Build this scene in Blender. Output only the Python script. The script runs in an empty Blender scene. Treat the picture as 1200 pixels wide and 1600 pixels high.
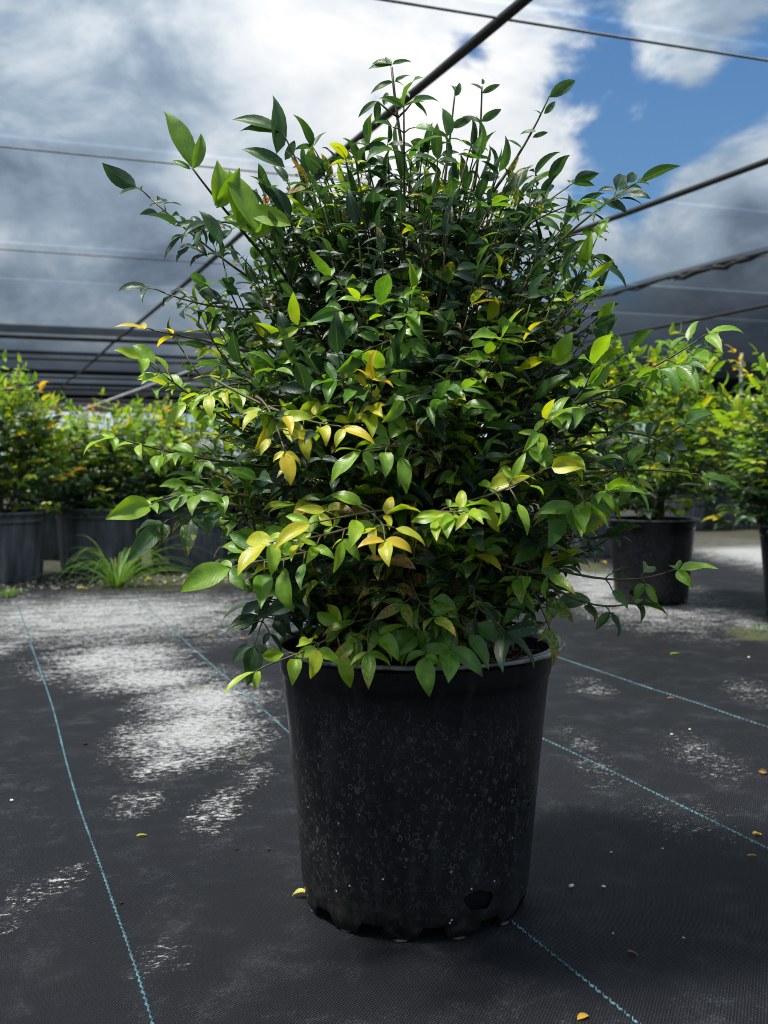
import bpy, bmesh, math, random
import numpy as np
from mathutils import Vector, Matrix, Euler

R = math.radians
rng = random.Random(7)
sc = bpy.context.scene
col = sc.collection

# ------------------------------------------------------------------ camera
F = 1700.0                       # focal length in pixels of a 1200 x 1600 frame
CAM_H = 0.685
PITCH = math.atan(79.0 / F)
cam_d = bpy.data.cameras.new('camera')
cam_d.sensor_fit = 'VERTICAL'
cam_d.sensor_height = 36.0
cam_d.sensor_width = 27.0
cam_d.lens = 36.0 * F / 1600.0
cam_d.clip_start = 0.05
cam_d.clip_end = 3000
cam_d.dof.use_dof = True
cam_d.dof.focus_distance = 1.52
cam_d.dof.aperture_fstop = 7.5
cam = bpy.data.objects.new('camera', cam_d)
col.objects.link(cam)
cam.location = (0, 0, CAM_H)
cam.rotation_euler = (math.pi / 2 - PITCH, 0, 0)
sc.camera = cam


def ray(px, py):
    xc, yc = (px - 600) / F, (800 - py) / F
    return Vector((xc, math.cos(PITCH) + yc * math.sin(PITCH), -math.sin(PITCH) + yc * math.cos(PITCH)))


def at(px, py, Y):
    d = ray(px, py)
    return Vector((0, 0, CAM_H)) + d * (Y / d.y)


def on_z(px, py, z):
    d = ray(px, py)
    return Vector((0, 0, CAM_H)) + d * ((z - CAM_H) / d.z)


# ------------------------------------------------------------------ node helpers
def nodes_of(m):
    m.use_nodes = True
    nt = m.node_tree
    nt.nodes.clear()
    return nt


class NT:
    def __init__(self, nt):
        self.nt = nt

    def n(self, kind, **kw):
        x = self.nt.nodes.new(kind)
        for k, v in kw.items():
            setattr(x, k, v)
        return x

    def l(self, a, b):
        self.nt.links.new(a, b)

    def put(self, sock, v):
        if hasattr(v, 'links') or isinstance(v, bpy.types.NodeSocket):
            self.l(v, sock)
        else:
            sock.default_value = v

    def math(self, op, a, b=0.0, clamp=False):
        x = self.n('ShaderNodeMath', operation=op, use_clamp=clamp)
        self.put(x.inputs[0], a)
        self.put(x.inputs[1], b)
        return x.outputs[0]

    def vmath(self, op, a, b=(0, 0, 0)):
        x = self.n('ShaderNodeVectorMath', operation=op)
        self.put(x.inputs[0], a)
        self.put(x.inputs[1], b)
        return x.outputs[1] if op in ('DISTANCE', 'LENGTH', 'DOT_PRODUCT') else x.outputs[0]

    def smooth(self, v, a, b, lo=0.0, hi=1.0):
        x = self.n('ShaderNodeMapRange', interpolation_type='SMOOTHSTEP')
        self.put(x.inputs[0], v)
        x.inputs[1].default_value, x.inputs[2].default_value = a, b
        x.inputs[3].default_value, x.inputs[4].default_value = lo, hi
        return x.outputs[0]

    def ramp(self, v, stops, interp='LINEAR'):
        x = self.n('ShaderNodeValToRGB')
        x.color_ramp.interpolation = interp
        el = x.color_ramp.elements
        while len(el) < len(stops):
            el.new(0.5)
        for e, (p, c) in zip(el, stops):
            e.position = p
            e.color = (*c, 1) if len(c) == 3 else c
        self.put(x.inputs[0], v)
        return x.outputs[0]

    def noise(self, vec, scale, detail=4, rough=0.55, dist=0.0, dims='3D'):
        x = self.n('ShaderNodeTexNoise', noise_dimensions=dims)
        if vec is not None:
            self.put(x.inputs['Vector'], vec)
        x.inputs['Scale'].default_value = scale
        x.inputs['Detail'].default_value = detail
        x.inputs['Roughness'].default_value = rough
        x.inputs['Distortion'].default_value = dist
        return x.outputs[0]

    def mix(self, f, a, b, mode='MIX'):
        x = self.n('ShaderNodeMix', data_type='RGBA', blend_type=mode)
        self.put(x.inputs[0], f)
        self.put(x.inputs[6], a if not isinstance(a, tuple) else (*a, 1))
        self.put(x.inputs[7], b if not isinstance(b, tuple) else (*b, 1))
        return x.outputs[2]


# ------------------------------------------------------------------ sky and sun
SUN_EL, SUN_AZ = 66.0, -104.0     # azimuth measured from +Y towards +X: high, to the left of the shrub
sd = Vector((math.sin(R(SUN_AZ)) * math.cos(R(SUN_EL)), math.cos(R(SUN_AZ)) * math.cos(R(SUN_EL)), math.sin(R(SUN_EL))))
world = bpy.data.worlds.new('World')
sc.world = world
world.use_nodes = True
w = NT(world.node_tree)
world.node_tree.nodes.clear()
sky = w.n('ShaderNodeTexSky', sky_type='NISHITA', sun_disc=False)
sky.sun_elevation = R(SUN_EL)
sky.sun_rotation = R(SUN_AZ)
sky.air_density = 1.0
sky.dust_density = 0.6
sky.ozone_density = 3.0
hs = w.n('ShaderNodeHueSaturation')
hs.inputs['Saturation'].default_value = 1.22
w.l(sky.outputs[0], hs.inputs['Color'])
bg_sky = w.n('ShaderNodeBackground')
w.l(hs.outputs[0], bg_sky.inputs['Color'])
bg_sky.inputs['Strength'].default_value = 0.10
tc = w.n('ShaderNodeTexCoord')
dirv = tc.outputs['Generated']
mp = w.n('ShaderNodeMapping')
mp.inputs['Scale'].default_value = (1, 1, 1.7)
mp.inputs['Location'].default_value = (3.1, 1.7, 0.4)
w.l(dirv, mp.inputs['Vector'])
cl = w.noise(mp.outputs[0], 6.5, 12, 0.60, 0.35)
lit = w.noise(mp.outputs[0], 4.6, 10, 0.60, 0.4)


def sky_blobs(blobs):
    tot = None
    for px, py, rad, amt in blobs:
        c = ray(px, py).normalized()
        d = w.vmath('DISTANCE', dirv, tuple(c))
        s = w.smooth(d, 0.0, rad / F, amt, 0.0)
        tot = s if tot is None else w.math('ADD', tot, s)
    return tot


cov = w.math('ADD', cl, sky_blobs([(1110, 140, 270, -0.37), (930, 110, 110, -0.14), (960, 265, 110, -0.20), (1085, 125, 60, 0.2), (1010, 190, 60, 0.1), (730, 75, 60, -0.16), (575, 170, 70, -0.14),
                                   (1110, 15, 160, 0.34), (1180, 330, 220, 0.3), (300, 300, 600, 0.16), (700, 260, 200, 0.2)]))
cov = w.smooth(cov, 0.34, 0.50)
br = w.math('ADD', lit, sky_blobs([(600, 110, 330, 0.24), (790, 60, 200, 0.16), (330, 300, 110, 0.26), (640, 290, 230, 0.2), (930, 330, 260, 0.26),
                                   (420, 60, 200, 0.18), (90, 60, 260, 0.12), (180, 230, 200, -0.12), (60, 420, 400, -0.16), (200, 560, 260, -0.1), (1130, 340, 150, -0.22), (1080, 360, 90, 0.16), (1000, 560, 500, -0.12)]))
br = w.math('ADD', br, w.math('MULTIPLY', w.math('SUBTRACT', cl, 0.5), 1.1))
ccol = w.ramp(br, [(0.18, (0.15, 0.20, 0.28)), (0.42, (0.34, 0.44, 0.55)), (0.62, (0.66, 0.73, 0.80)), (0.95, (1.0, 1.0, 1.0))])
bg_cl = w.n('ShaderNodeBackground')
w.l(ccol, bg_cl.inputs['Color'])
bg_cl.inputs['Strength'].default_value = 0.86
mxs = w.n('ShaderNodeMixShader')
w.l(cov, mxs.inputs[0])
w.l(bg_sky.outputs[0], mxs.inputs[1])
w.l(bg_cl.outputs[0], mxs.inputs[2])
wo = w.n('ShaderNodeOutputWorld')
w.l(mxs.outputs[0], wo.inputs['Surface'])

sun_d = bpy.data.lights.new('sun', 'SUN')
sun_d.energy = 5.0
sun_d.angle = R(8.0)
sun_d.color = (1.0, 0.95, 0.86)
sun = bpy.data.objects.new('sun', sun_d)
col.objects.link(sun)
sun.rotation_euler = sd.to_track_quat('Z', 'Y').to_euler()

vs = sc.view_settings
vs.view_transform = 'Standard'
vs.look = 'None'
vs.exposure = 0.6
vs.gamma = 1.0
vs.use_curve_mapping = False
sc.render.engine = 'CYCLES'
sc.cycles.filter_width = 1.0
sc.cycles.max_bounces = 7
sc.cycles.transparent_max_bounces = 24
sc.cycles.caustics_reflective = False
sc.cycles.caustics_refractive = False

# grid of the shade house: D runs along the rows of cable and the blue threads, S across them
GA = math.atan(641.0 / F)
D = Vector((-math.sin(GA), math.cos(GA), 0))
S = Vector((math.cos(GA), math.sin(GA), 0))


# ------------------------------------------------------------------ object helpers
def tag(o, label=None, cat=None, group=None, kind=None):
    for k, v in (('label', label), ('category', cat), ('group', group), ('kind', kind)):
        if v:
            o[k] = v
    return o


def empty(name, loc=(0, 0, 0), rz=0.0, scale=1.0):
    o = bpy.data.objects.new(name, None)
    o.empty_display_size = 0.1
    col.objects.link(o)
    o.location = loc
    o.rotation_euler = (0, 0, rz)
    o.scale = (scale,) * 3
    return o


def mesh_obj(name, verts, faces, mat, parent=None, smooth=True, uvs=None):
    me = bpy.data.meshes.new(name)
    me.from_pydata([tuple(v) for v in verts], [], faces)
    if smooth:
        me.polygons.foreach_set('use_smooth', [True] * len(me.polygons))
    if mat is not None:
        me.materials.append(mat)
    me.update()
    o = bpy.data.objects.new(name, me)
    col.objects.link(o)
    if parent is not None:
        o.parent = parent
    return o


def link_mesh(name, me, parent=None):
    o = bpy.data.objects.new(name, me)
    col.objects.link(o)
    if parent is not None:
        o.parent = parent
    return o


def copy_tree(o, parent=None):
    c = o.copy()
    col.objects.link(c)
    c.parent = parent
    for ch in o.children:
        copy_tree(ch, c)
    return c


def tube_geo(pts, radii, seg=6, verts=None, faces=None, cap=True):
    verts = [] if verts is None else verts
    faces = [] if faces is None else faces
    base = len(verts)
    n = len(pts)
    ref = Vector((0.31, 0.2, 0.93))
    for i, p in enumerate(pts):
        t = (pts[min(i + 1, n - 1)] - pts[max(i - 1, 0)])
        t = t.normalized() if t.length > 1e-9 else Vector((0, 0, 1))
        a = t.cross(ref)
        if a.length < 1e-3:
            a = t.cross(Vector((1, 0, 0)))
        a.normalize()
        b = t.cross(a)
        for k in range(seg):
            an = 2 * math.pi * k / seg
            verts.append(p + (a * math.cos(an) + b * math.sin(an)) * radii[i])
    for i in range(n - 1):
        for k in range(seg):
            k2 = (k + 1) % seg
            faces.append((base + i * seg + k, base + i * seg + k2, base + (i + 1) * seg + k2, base + (i + 1) * seg + k))
    if cap:
        faces.append(tuple(base + k for k in range(seg))[::-1])
        faces.append(tuple(base + (n - 1) * seg + k for k in range(seg)))
    return verts, faces


def lathe(profile, seg=96, rfun=None):
    verts, faces = [], []
    for (r, z) in profile:
        for k in range(seg):
            a = 2 * math.pi * k / seg
            rr = r if rfun is None else rfun(r, z, a)
            verts.append((rr * math.cos(a), rr * math.sin(a), z))
    for i in range(len(profile) - 1):
        for k in range(seg):
            k2 = (k + 1) % seg
            faces.append((i * seg + k, i * seg + k2, (i + 1) * seg + k2, (i + 1) * seg + k))
    return verts, faces


def bez(p0, p1, p2, n):
    return [p0.lerp(p1, t).lerp(p1.lerp(p2, t), t) for t in [i / (n - 1) for i in range(n)]]


# ------------------------------------------------------------------ materials
def principled(name, colour, rough=0.5, spec=0.5):
    m = bpy.data.materials.new(name)
    t = NT(nodes_of(m))
    b = t.n('ShaderNodeBsdfPrincipled')
    t.put(b.inputs['Base Color'], (*colour, 1) if isinstance(colour, tuple) else colour)
    b.inputs['Roughness'].default_value = rough
    b.inputs['Specular IOR Level'].default_value = spec
    o = t.n('ShaderNodeOutputMaterial')
    t.l(b.outputs[0], o.inputs[0])
    return m, t, b


def noisy(name, c1, c2, scale, rough=0.6, spec=0.4, bump=0.0, coords='Object'):
    m, t, b = principled(name, c1, rough, spec)
    tc = t.n('ShaderNodeTexCoord')
    nz = t.noise(tc.outputs[coords], scale, 6, 0.6)
    t.l(t.ramp(nz, [(0.32, c1), (0.68, c2)]), b.inputs['Base Color'])
    if bump:
        bp = t.n('ShaderNodeBump')
        bp.inputs['Strength'].default_value = bump
        bp.inputs['Distance'].default_value = 0.004
        t.l(nz, bp.inputs['Height'])
        t.l(bp.outputs[0], b.inputs['Normal'])
    return m


def leaf_material(name, from_object):
    """(age, random, blight) come from the object's colour or, on joined foliage, from a colour attribute."""
    m = bpy.data.materials.new(name)
    t = NT(nodes_of(m))
    if from_object:
        src = t.n('ShaderNodeObjectInfo').outputs['Color']
    else:
        src = t.n('ShaderNodeAttribute', attribute_name='leafcol').outputs['Color']
    sep = t.n('ShaderNodeSeparateColor')
    t.l(src, sep.inputs[0])
    age, rnd, spot = sep.outputs[0], sep.outputs[1], sep.outputs[2]
    uv = t.n('ShaderNodeTexCoord').outputs['UV']
    su = t.n('ShaderNodeSeparateXYZ')
    t.l(uv, su.inputs[0])
    u, v = su.outputs[0], su.outputs[1]
    comb = t.n('ShaderNodeCombineXYZ')
    t.l(t.math('MULTIPLY', u, 2.4), comb.inputs[0])
    t.l(v, comb.inputs[1])
    t.l(t.math('MULTIPLY', rnd, 91.0), comb.inputs[2])
    pv = comb.outputs[0]
    n1 = t.noise(pv, 2.2, 3, 0.5)
    n2 = t.noise(pv, 3.4, 6, 0.62, 0.4)
    a2 = t.math('ADD', age, t.math('MULTIPLY', t.math('SUBTRACT', n1, 0.5), 0.22))
    base = t.ramp(a2, [(0.0, (0.013, 0.037, 0.026)), (0.24, (0.024, 0.066, 0.031)), (0.42, (0.070, 0.190, 0.024)), (0.62, (0.250, 0.430, 0.022)),
                       (0.80, (0.60, 0.50, 0.020)), (0.92, (0.66, 0.36, 0.045)), (1.0, (0.42, 0.13, 0.03))])
    # pale midrib and faint side veins
    va = t.math('ABSOLUTE', t.math('SUBTRACT', v, 0.5))
    rib = t.smooth(va, 0.012, 0.045, 0.28, 0.0)
    vein = t.math('SINE', t.math('MULTIPLY', t.math('SUBTRACT', t.math('MULTIPLY', u, 1.0), t.math('MULTIPLY', va, 0.55)), 75.0))
    veinm = t.smooth(vein, 0.72, 1.0, 0.0, 0.05)
    base = t.mix(t.math('MAXIMUM', rib, veinm), base, (0.22, 0.33, 0.09))
    # blight: yellow halo, red-brown centre, gathering at tips and margins
    edge = t.math('ADD', t.math('MULTIPLY', t.math('POWER', u, 2.0), 0.16), t.math('MULTIPLY', va, 0.12))
    lv = t.math('ADD', t.math('ADD', n2, edge), t.math('MULTIPLY', t.math('SUBTRACT', spot, 0.5), 0.55))
    base = t.mix(t.smooth(lv, 0.62, 0.72, 0.0, 0.85), base, (0.40, 0.36, 0.05))
    base = t.mix(t.smooth(lv, 0.72, 0.77, 0.0, 0.9), base, (0.36, 0.10, 0.035))
    base = t.mix(t.smooth(lv, 0.77, 0.84, 0.0, 0.9), base, t.ramp(n1, [(0.4, (0.055, 0.022, 0.014)), (0.62, (0.34, 0.22, 0.15))]))
    b = t.n('ShaderNodeBsdfPrincipled')
    t.l(base, b.inputs['Base Color'])
    t.l(t.smooth(n1, 0.3, 0.7, 0.34, 0.52), b.inputs['Roughness'])
    b.inputs['Specular IOR Level'].default_value = 0.55
    bp = t.n('ShaderNodeBump')
    bp.inputs['Strength'].default_value = 0.25
    bp.inputs['Distance'].default_value = 0.002
    t.l(t.math('ADD', t.math('MULTIPLY', vein, 0.07), t.math('MULTIPLY', n1, 1.4)), bp.inputs['Height'])
    t.l(bp.outputs[0], b.inputs['Normal'])
    tr = t.n('ShaderNodeBsdfTranslucent')
    t.l(t.mix(1.0, base, (1.9, 1.75, 0.7), 'MULTIPLY'), tr.inputs['Color'])
    mx = t.n('ShaderNodeMixShader')
    mx.inputs[0].default_value = 0.38
    t.l(b.outputs[0], mx.inputs[1])
    t.l(tr.outputs[0], mx.inputs[2])
    o = t.n('ShaderNodeOutputMaterial')
    t.l(mx.outputs[0], o.inputs[0])
    return m


M_LEAF = leaf_material('leaf', True)
M_FOL = leaf_material('foliage', False)
M_TWIG = noisy('twig', (0.05, 0.085, 0.025), (0.10, 0.075, 0.035), 14.0, 0.55)
M_STEM = noisy('stem_bark', (0.055, 0.04, 0.028), (0.12, 0.09, 0.055), 30.0, 0.8, 0.2, 0.5)
M_SOIL = noisy('soil', (0.012, 0.009, 0.007), (0.035, 0.025, 0.018), 60.0, 0.95, 0.1, 0.6)
M_BARK = noisy('bark_chip', (0.03, 0.018, 0.012), (0.15, 0.085, 0.045), 9.0, 0.85, 0.2, 0.4)
M_CABLE = noisy('cable', (0.010, 0.010, 0.011), (0.022, 0.022, 0.024), 40.0, 0.6)
M_WIRE = noisy('wire', (0.16, 0.165, 0.17), (0.26, 0.26, 0.265), 20.0, 0.5)
M_DARKCORD = noisy('seam_cord', (0.03, 0.031, 0.034), (0.05, 0.052, 0.056), 5.0, 0.8, 0.2)
M_STEEL = noisy('galvanised_steel', (0.28, 0.29, 0.30), (0.45, 0.46, 0.47), 18.0, 0.5, 0.5)
M_STRIPE = noisy('blue_thread', (0.018, 0.052, 0.070), (0.095, 0.225, 0.285), 16.0, 0.6)
M_PEBBLE = noisy('pebble', (0.55, 0.54, 0.50), (0.80, 0.79, 0.75), 60.0, 0.7)
M_CRUMB = noisy('bark_crumb', (0.008, 0.006, 0.005), (0.03, 0.02, 0.015), 80.0, 0.9)


def blade_material():
    m, t, b = principled('grass_blade', (0.08, 0.19, 0.02), 0.45, 0.4)
    tr = t.n('ShaderNodeBsdfTranslucent')
    tr.inputs['Color'].default_value = (0.18, 0.34, 0.03, 1)
    mx = t.n('ShaderNodeMixShader')
    mx.inputs[0].default_value = 0.35
    o = [n for n in t.nt.nodes if n.type == 'OUTPUT_MATERIAL'][0]
    oi = t.n('ShaderNodeObjectInfo')
    t.l(t.ramp(oi.outputs['Random'], [(0.0, (0.05, 0.14, 0.02)), (0.7, (0.10, 0.24, 0.02)), (1.0, (0.26, 0.30, 0.10))]), b.inputs['Base Color'])
    t.l(b.outputs[0], mx.inputs[1])
    t.l(tr.outputs[0], mx.inputs[2])
    t.l(mx.outputs[0], o.inputs[0])
    return m


M_BLADE = blade_material()


def pot_material(name, rings, rim=False, tone=1.0):
    m, t, b = principled(name, (0.010 * tone, 0.010 * tone, 0.0115 * tone), 0.36, 0.35)
    tc = t.n('ShaderNodeTexCoord').outputs['Object']
    big = t.noise(tc, 7.0, 5, 0.6)
    c = t.ramp(big, [(0.3, (0.004 * tone, 0.0043 * tone, 0.005 * tone)), (0.7, (0.009 * tone, 0.0093 * tone, 0.0105 * tone))])
    rough = t.smooth(big, 0.3, 0.7, 0.25, 0.42)
    if rings:
        mpn = t.n('ShaderNodeMapping')
        mpn.inputs['Scale'].default_value = (1, 1, 0.72)
        t.l(tc, mpn.inputs['Vector'])
        warp = t.n('ShaderNodeTexNoise')
        warp.inputs['Scale'].default_value = 90.0
        t.l(mpn.outputs[0], warp.inputs['Vector'])
        wv = t.vmath('ADD', mpn.outputs[0], t.vmath('SCALE', warp.outputs['Color'], (0, 0, 0)))
        sc_node = wv.node.inputs[1].links[0].from_node
        sc_node.inputs['Scale'].default_value = 0.006
        tot = None
        for s_, off in ((82.0, 0.0), (125.0, 3.7), (100.0, 8.1)):
            vo = t.n('ShaderNodeTexVoronoi', feature='F1')
            vo.inputs['Scale'].default_value = s_
            vo.inputs['Randomness'].default_value = 1.0
            t.l(t.vmath('ADD', wv, (off, off, off)), vo.inputs['Vector'])
            d = vo.outputs['Distance']
            sepc = t.n('ShaderNodeSeparateColor')
            t.l(vo.outputs['Color'], sepc.inputs[0])
            rad = t.math('ADD', t.math('MULTIPLY', sepc.outputs[0], 0.22), 0.22)
            ring = t.math('MULTIPLY', t.smooth(t.math('ABSOLUTE', t.math('SUBTRACT', d, rad)), 0.015, 0.085, 1.0, 0.0), t.smooth(t.noise(t.vmath('ADD', tc, (off, 0, 0)), 130.0, 2, 0.5), 0.38, 0.6))
            ring = t.math('MULTIPLY', ring, t.smooth(sepc.outputs[1], 0.05, 1.0))
            tot = ring if tot is None else t.math('MAXIMUM', tot, ring)
        sz = t.n('ShaderNodeSeparateXYZ')
        t.l(tc, sz.inputs[0])
        zz = sz.outputs[2]
        band = t.math('MULTIPLY', t.smooth(zz, 0.37, 0.30), t.smooth(zz, 0.01, 0.15, 0.25, 1.0))
        blot = t.smooth(t.noise(tc, 11.0, 3, 0.5), 0.28, 0.58, 0.55, 1.0)
        fac = t.math('MULTIPLY', t.math('MULTIPLY', tot, band), blot)
        c = t.mix(t.math('MULTIPLY', fac, 0.85), c, (0.10, 0.104, 0.106))
        film = t.math('MULTIPLY', t.math('MULTIPLY', band, blot), 0.10)
        c = t.mix(film, c, (0.06, 0.062, 0.066))
        mdr = t.n('ShaderNodeMapping')
        mdr.inputs['Scale'].default_value = (1, 1, 0.10)
        t.l(tc, mdr.inputs['Vector'])
        drip = t.smooth(t.noise(mdr.outputs[0], 38.0, 5, 0.6), 0.52, 0.72)
        c = t.mix(t.math('MULTIPLY', t.math('MULTIPLY', drip, blot), 0.22), c, (0.07, 0.073, 0.076))
        mud = t.math('MULTIPLY', t.smooth(zz, 0.10, 0.0), t.smooth(t.noise(tc, 30.0, 6, 0.7), 0.42, 0.66))
        c = t.mix(t.math('MULTIPLY', mud, 0.5), c, (0.06, 0.055, 0.048))
        # little chalk specks
        vs_ = t.n('ShaderNodeTexVoronoi', feature='F1')
        vs_.inputs['Scale'].default_value = 62.0
        t.l(tc, vs_.inputs['Vector'])
        sp = t.n('ShaderNodeSeparateColor')
        t.l(vs_.outputs['Color'], sp.inputs[0])
        spk = t.math('MULTIPLY', t.smooth(vs_.outputs['Distance'], 0.05, 0.12, 1.0, 0.0), t.smooth(sp.outputs[0], 0.60, 0.68))
        spk = t.math('MULTIPLY', spk, t.smooth(zz, 0.26, 0.10, 0.12, 1.0))
        c = t.mix(spk, c, (0.55, 0.56, 0.56))
        rough = t.math('ADD', rough, t.math('MULTIPLY', fac, 0.3))
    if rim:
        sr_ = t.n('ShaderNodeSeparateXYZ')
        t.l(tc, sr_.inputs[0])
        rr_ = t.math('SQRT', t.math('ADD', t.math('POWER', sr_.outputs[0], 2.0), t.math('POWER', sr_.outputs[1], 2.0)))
        wear_glint = t.math('MULTIPLY', t.smooth(rr_, 0.2275, 0.2310), t.smooth(t.noise(tc, 35.0, 5, 0.7), 0.32, 0.58, 0.15, 0.9))
        c = t.mix(wear_glint, c, (0.34, 0.34, 0.34))  # bright lip edge: a highlight painted in together with real wear
        sc1 = t.noise(tc, 55.0, 6, 0.7)
        c = t.mix(t.smooth(sc1, 0.56, 0.7, 0.0, 0.5), c, (0.20, 0.20, 0.20))
    t.l(c, b.inputs['Base Color'])
    t.put(b.inputs['Roughness'], rough)
    return m


M_POT = pot_material('pot_plastic', True)
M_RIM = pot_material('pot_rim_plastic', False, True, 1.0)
M_SCUFF_GLINT = noisy('scuff_glint_plastic', (0.006, 0.006, 0.007), (0.10, 0.10, 0.10), 30.0, 0.4)  # pale patches: scuffs, with the feet's highlights painted into the colour
M_INNER = principled('pot_inside', (0.004, 0.004, 0.005), 0.7, 0.2)[0]


def dusty_pot_material():
    m, t, b = principled('dusty_pot_plastic', (0.03, 0.03, 0.033), 0.5, 0.4)
    tc = t.n('ShaderNodeTexCoord').outputs['Object']
    mpn = t.n('ShaderNodeMapping')
    mpn.inputs['Scale'].default_value = (1, 1, 0.18)
    t.l(tc, mpn.inputs['Vector'])
    st = t.noise(mpn.outputs[0], 16.0, 5, 0.6)
    t.l(t.ramp(st, [(0.35, (0.035, 0.038, 0.045)), (0.55, (0.085, 0.092, 0.105)), (0.78, (0.20, 0.205, 0.21))]), b.inputs['Base Color'])
    return m


M_DUSTPOT = dusty_pot_material()

# ------------------------------------------------------------------ ground: one woven sheet out to the horizon
def axis_samples(dense_lo, dense_hi, step, far):
    a = list(np.arange(dense_lo, dense_hi + 1e-6, step))
    s, x = step, dense_hi
    while x < far:
        s *= 1.35
        x += s
        a.append(x)
    s, x = step, dense_lo
    while x > -far:
        s *= 1.35
        x -= s
        a.insert(0, x)
    return np.array(a)


gx = axis_samples(-3.2, 3.6, 0.04, 900)
gy = axis_samples(0.6, 9.0, 0.04, 900)
GX, GY = np.meshgrid(gx, gy)


def pseudo(x, y, s, seed):
    r = np.random.RandomState(seed)
    out = np.zeros_like(x)
    for k in range(9):
        an, ph, fr = r.uniform(0, 6.28), r.uniform(0, 6.28), s * r.uniform(0.5, 1.6)
        out += np.sin((x * math.cos(an) + y * math.sin(an)) * fr + ph)
    return out / 9


near = np.exp(-((GX / 9) ** 2 + ((GY - 3) / 9) ** 2))
GZ = (pseudo(GX, GY, 5.0, 3) * 0.004 + pseudo(GX, GY, 16.0, 5) * 0.003) * near
potd = np.hypot(GX - 0.046, GY - 1.69)
GZ *= np.clip((potd - 0.18) / 0.2, 0, 1)
GZ -= 0.0005


def blob_mask(blobs):
    """Each patch is an ellipse on the ground given by where its ends lie, softened at the rim."""
    m = np.zeros_like(GX)
    for (x0, y0, x1, y1, amt) in blobs:
        a, b_ = on_z(x0, (y0 + y1) / 2, 0), on_z(x1, (y0 + y1) / 2, 0)
        n_, f_ = on_z((x0 + x1) / 2, y1, 0), on_z((x0 + x1) / 2, y0, 0)
        c = (n_ + f_) / 2
        rx, ry = (b_ - a).length / 2, (f_ - n_).length / 2
        dd = np.sqrt(((GX - c.x) / rx) ** 2 + ((GY - c.y) / ry) ** 2)
        m = np.maximum(m, amt * np.clip(1.35 - dd, 0, 1))
    return m


lime = blob_mask([(60, 1000, 300, 1062, 0.95), (120, 1035, 350, 1085, 0.95), (215, 1062, 420, 1135, 1.0), (190, 1100, 420, 1200, 0.98), (200, 1165, 300, 1215, 0.75),  # chalk stains; far left and far right patches paint sunlight and sky sheen
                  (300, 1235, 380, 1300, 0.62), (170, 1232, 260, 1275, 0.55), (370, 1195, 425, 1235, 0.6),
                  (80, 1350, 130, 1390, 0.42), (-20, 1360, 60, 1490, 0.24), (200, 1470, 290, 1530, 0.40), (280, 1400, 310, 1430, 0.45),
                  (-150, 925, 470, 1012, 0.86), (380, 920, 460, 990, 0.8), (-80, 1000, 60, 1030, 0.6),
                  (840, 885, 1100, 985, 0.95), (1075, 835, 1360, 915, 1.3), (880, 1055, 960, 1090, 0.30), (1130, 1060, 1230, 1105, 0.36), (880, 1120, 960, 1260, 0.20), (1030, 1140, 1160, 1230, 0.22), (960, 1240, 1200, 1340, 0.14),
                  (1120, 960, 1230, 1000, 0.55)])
moss = blob_mask([(-200, 893, 120, 930, 0.9), (90, 885, 430, 925, 0.9), (1080, 815, 1300, 848, 1.0), (310, 1120, 370, 1155, 0.55), (270, 1060, 340, 1085, 0.45), (340, 1160, 420, 1200, 0.35), (1120, 975, 1230, 1010, 0.7), (880, 870, 950, 900, 0.8)])
far_soil = np.clip((GY * math.cos(GA) - GX * math.sin(GA) - 6.9) / 0.4, 0, 1)
nyy, nxx = GX.shape
gv = np.stack([GX, GY, GZ], -1).reshape(-1, 3)
idx = np.arange(nyy * nxx).reshape(nyy, nxx)
gf = np.stack([idx[:-1, :-1], idx[:-1, 1:], idx[1:, 1:], idx[1:, :-1]], -1).reshape(-1, 4)


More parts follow.
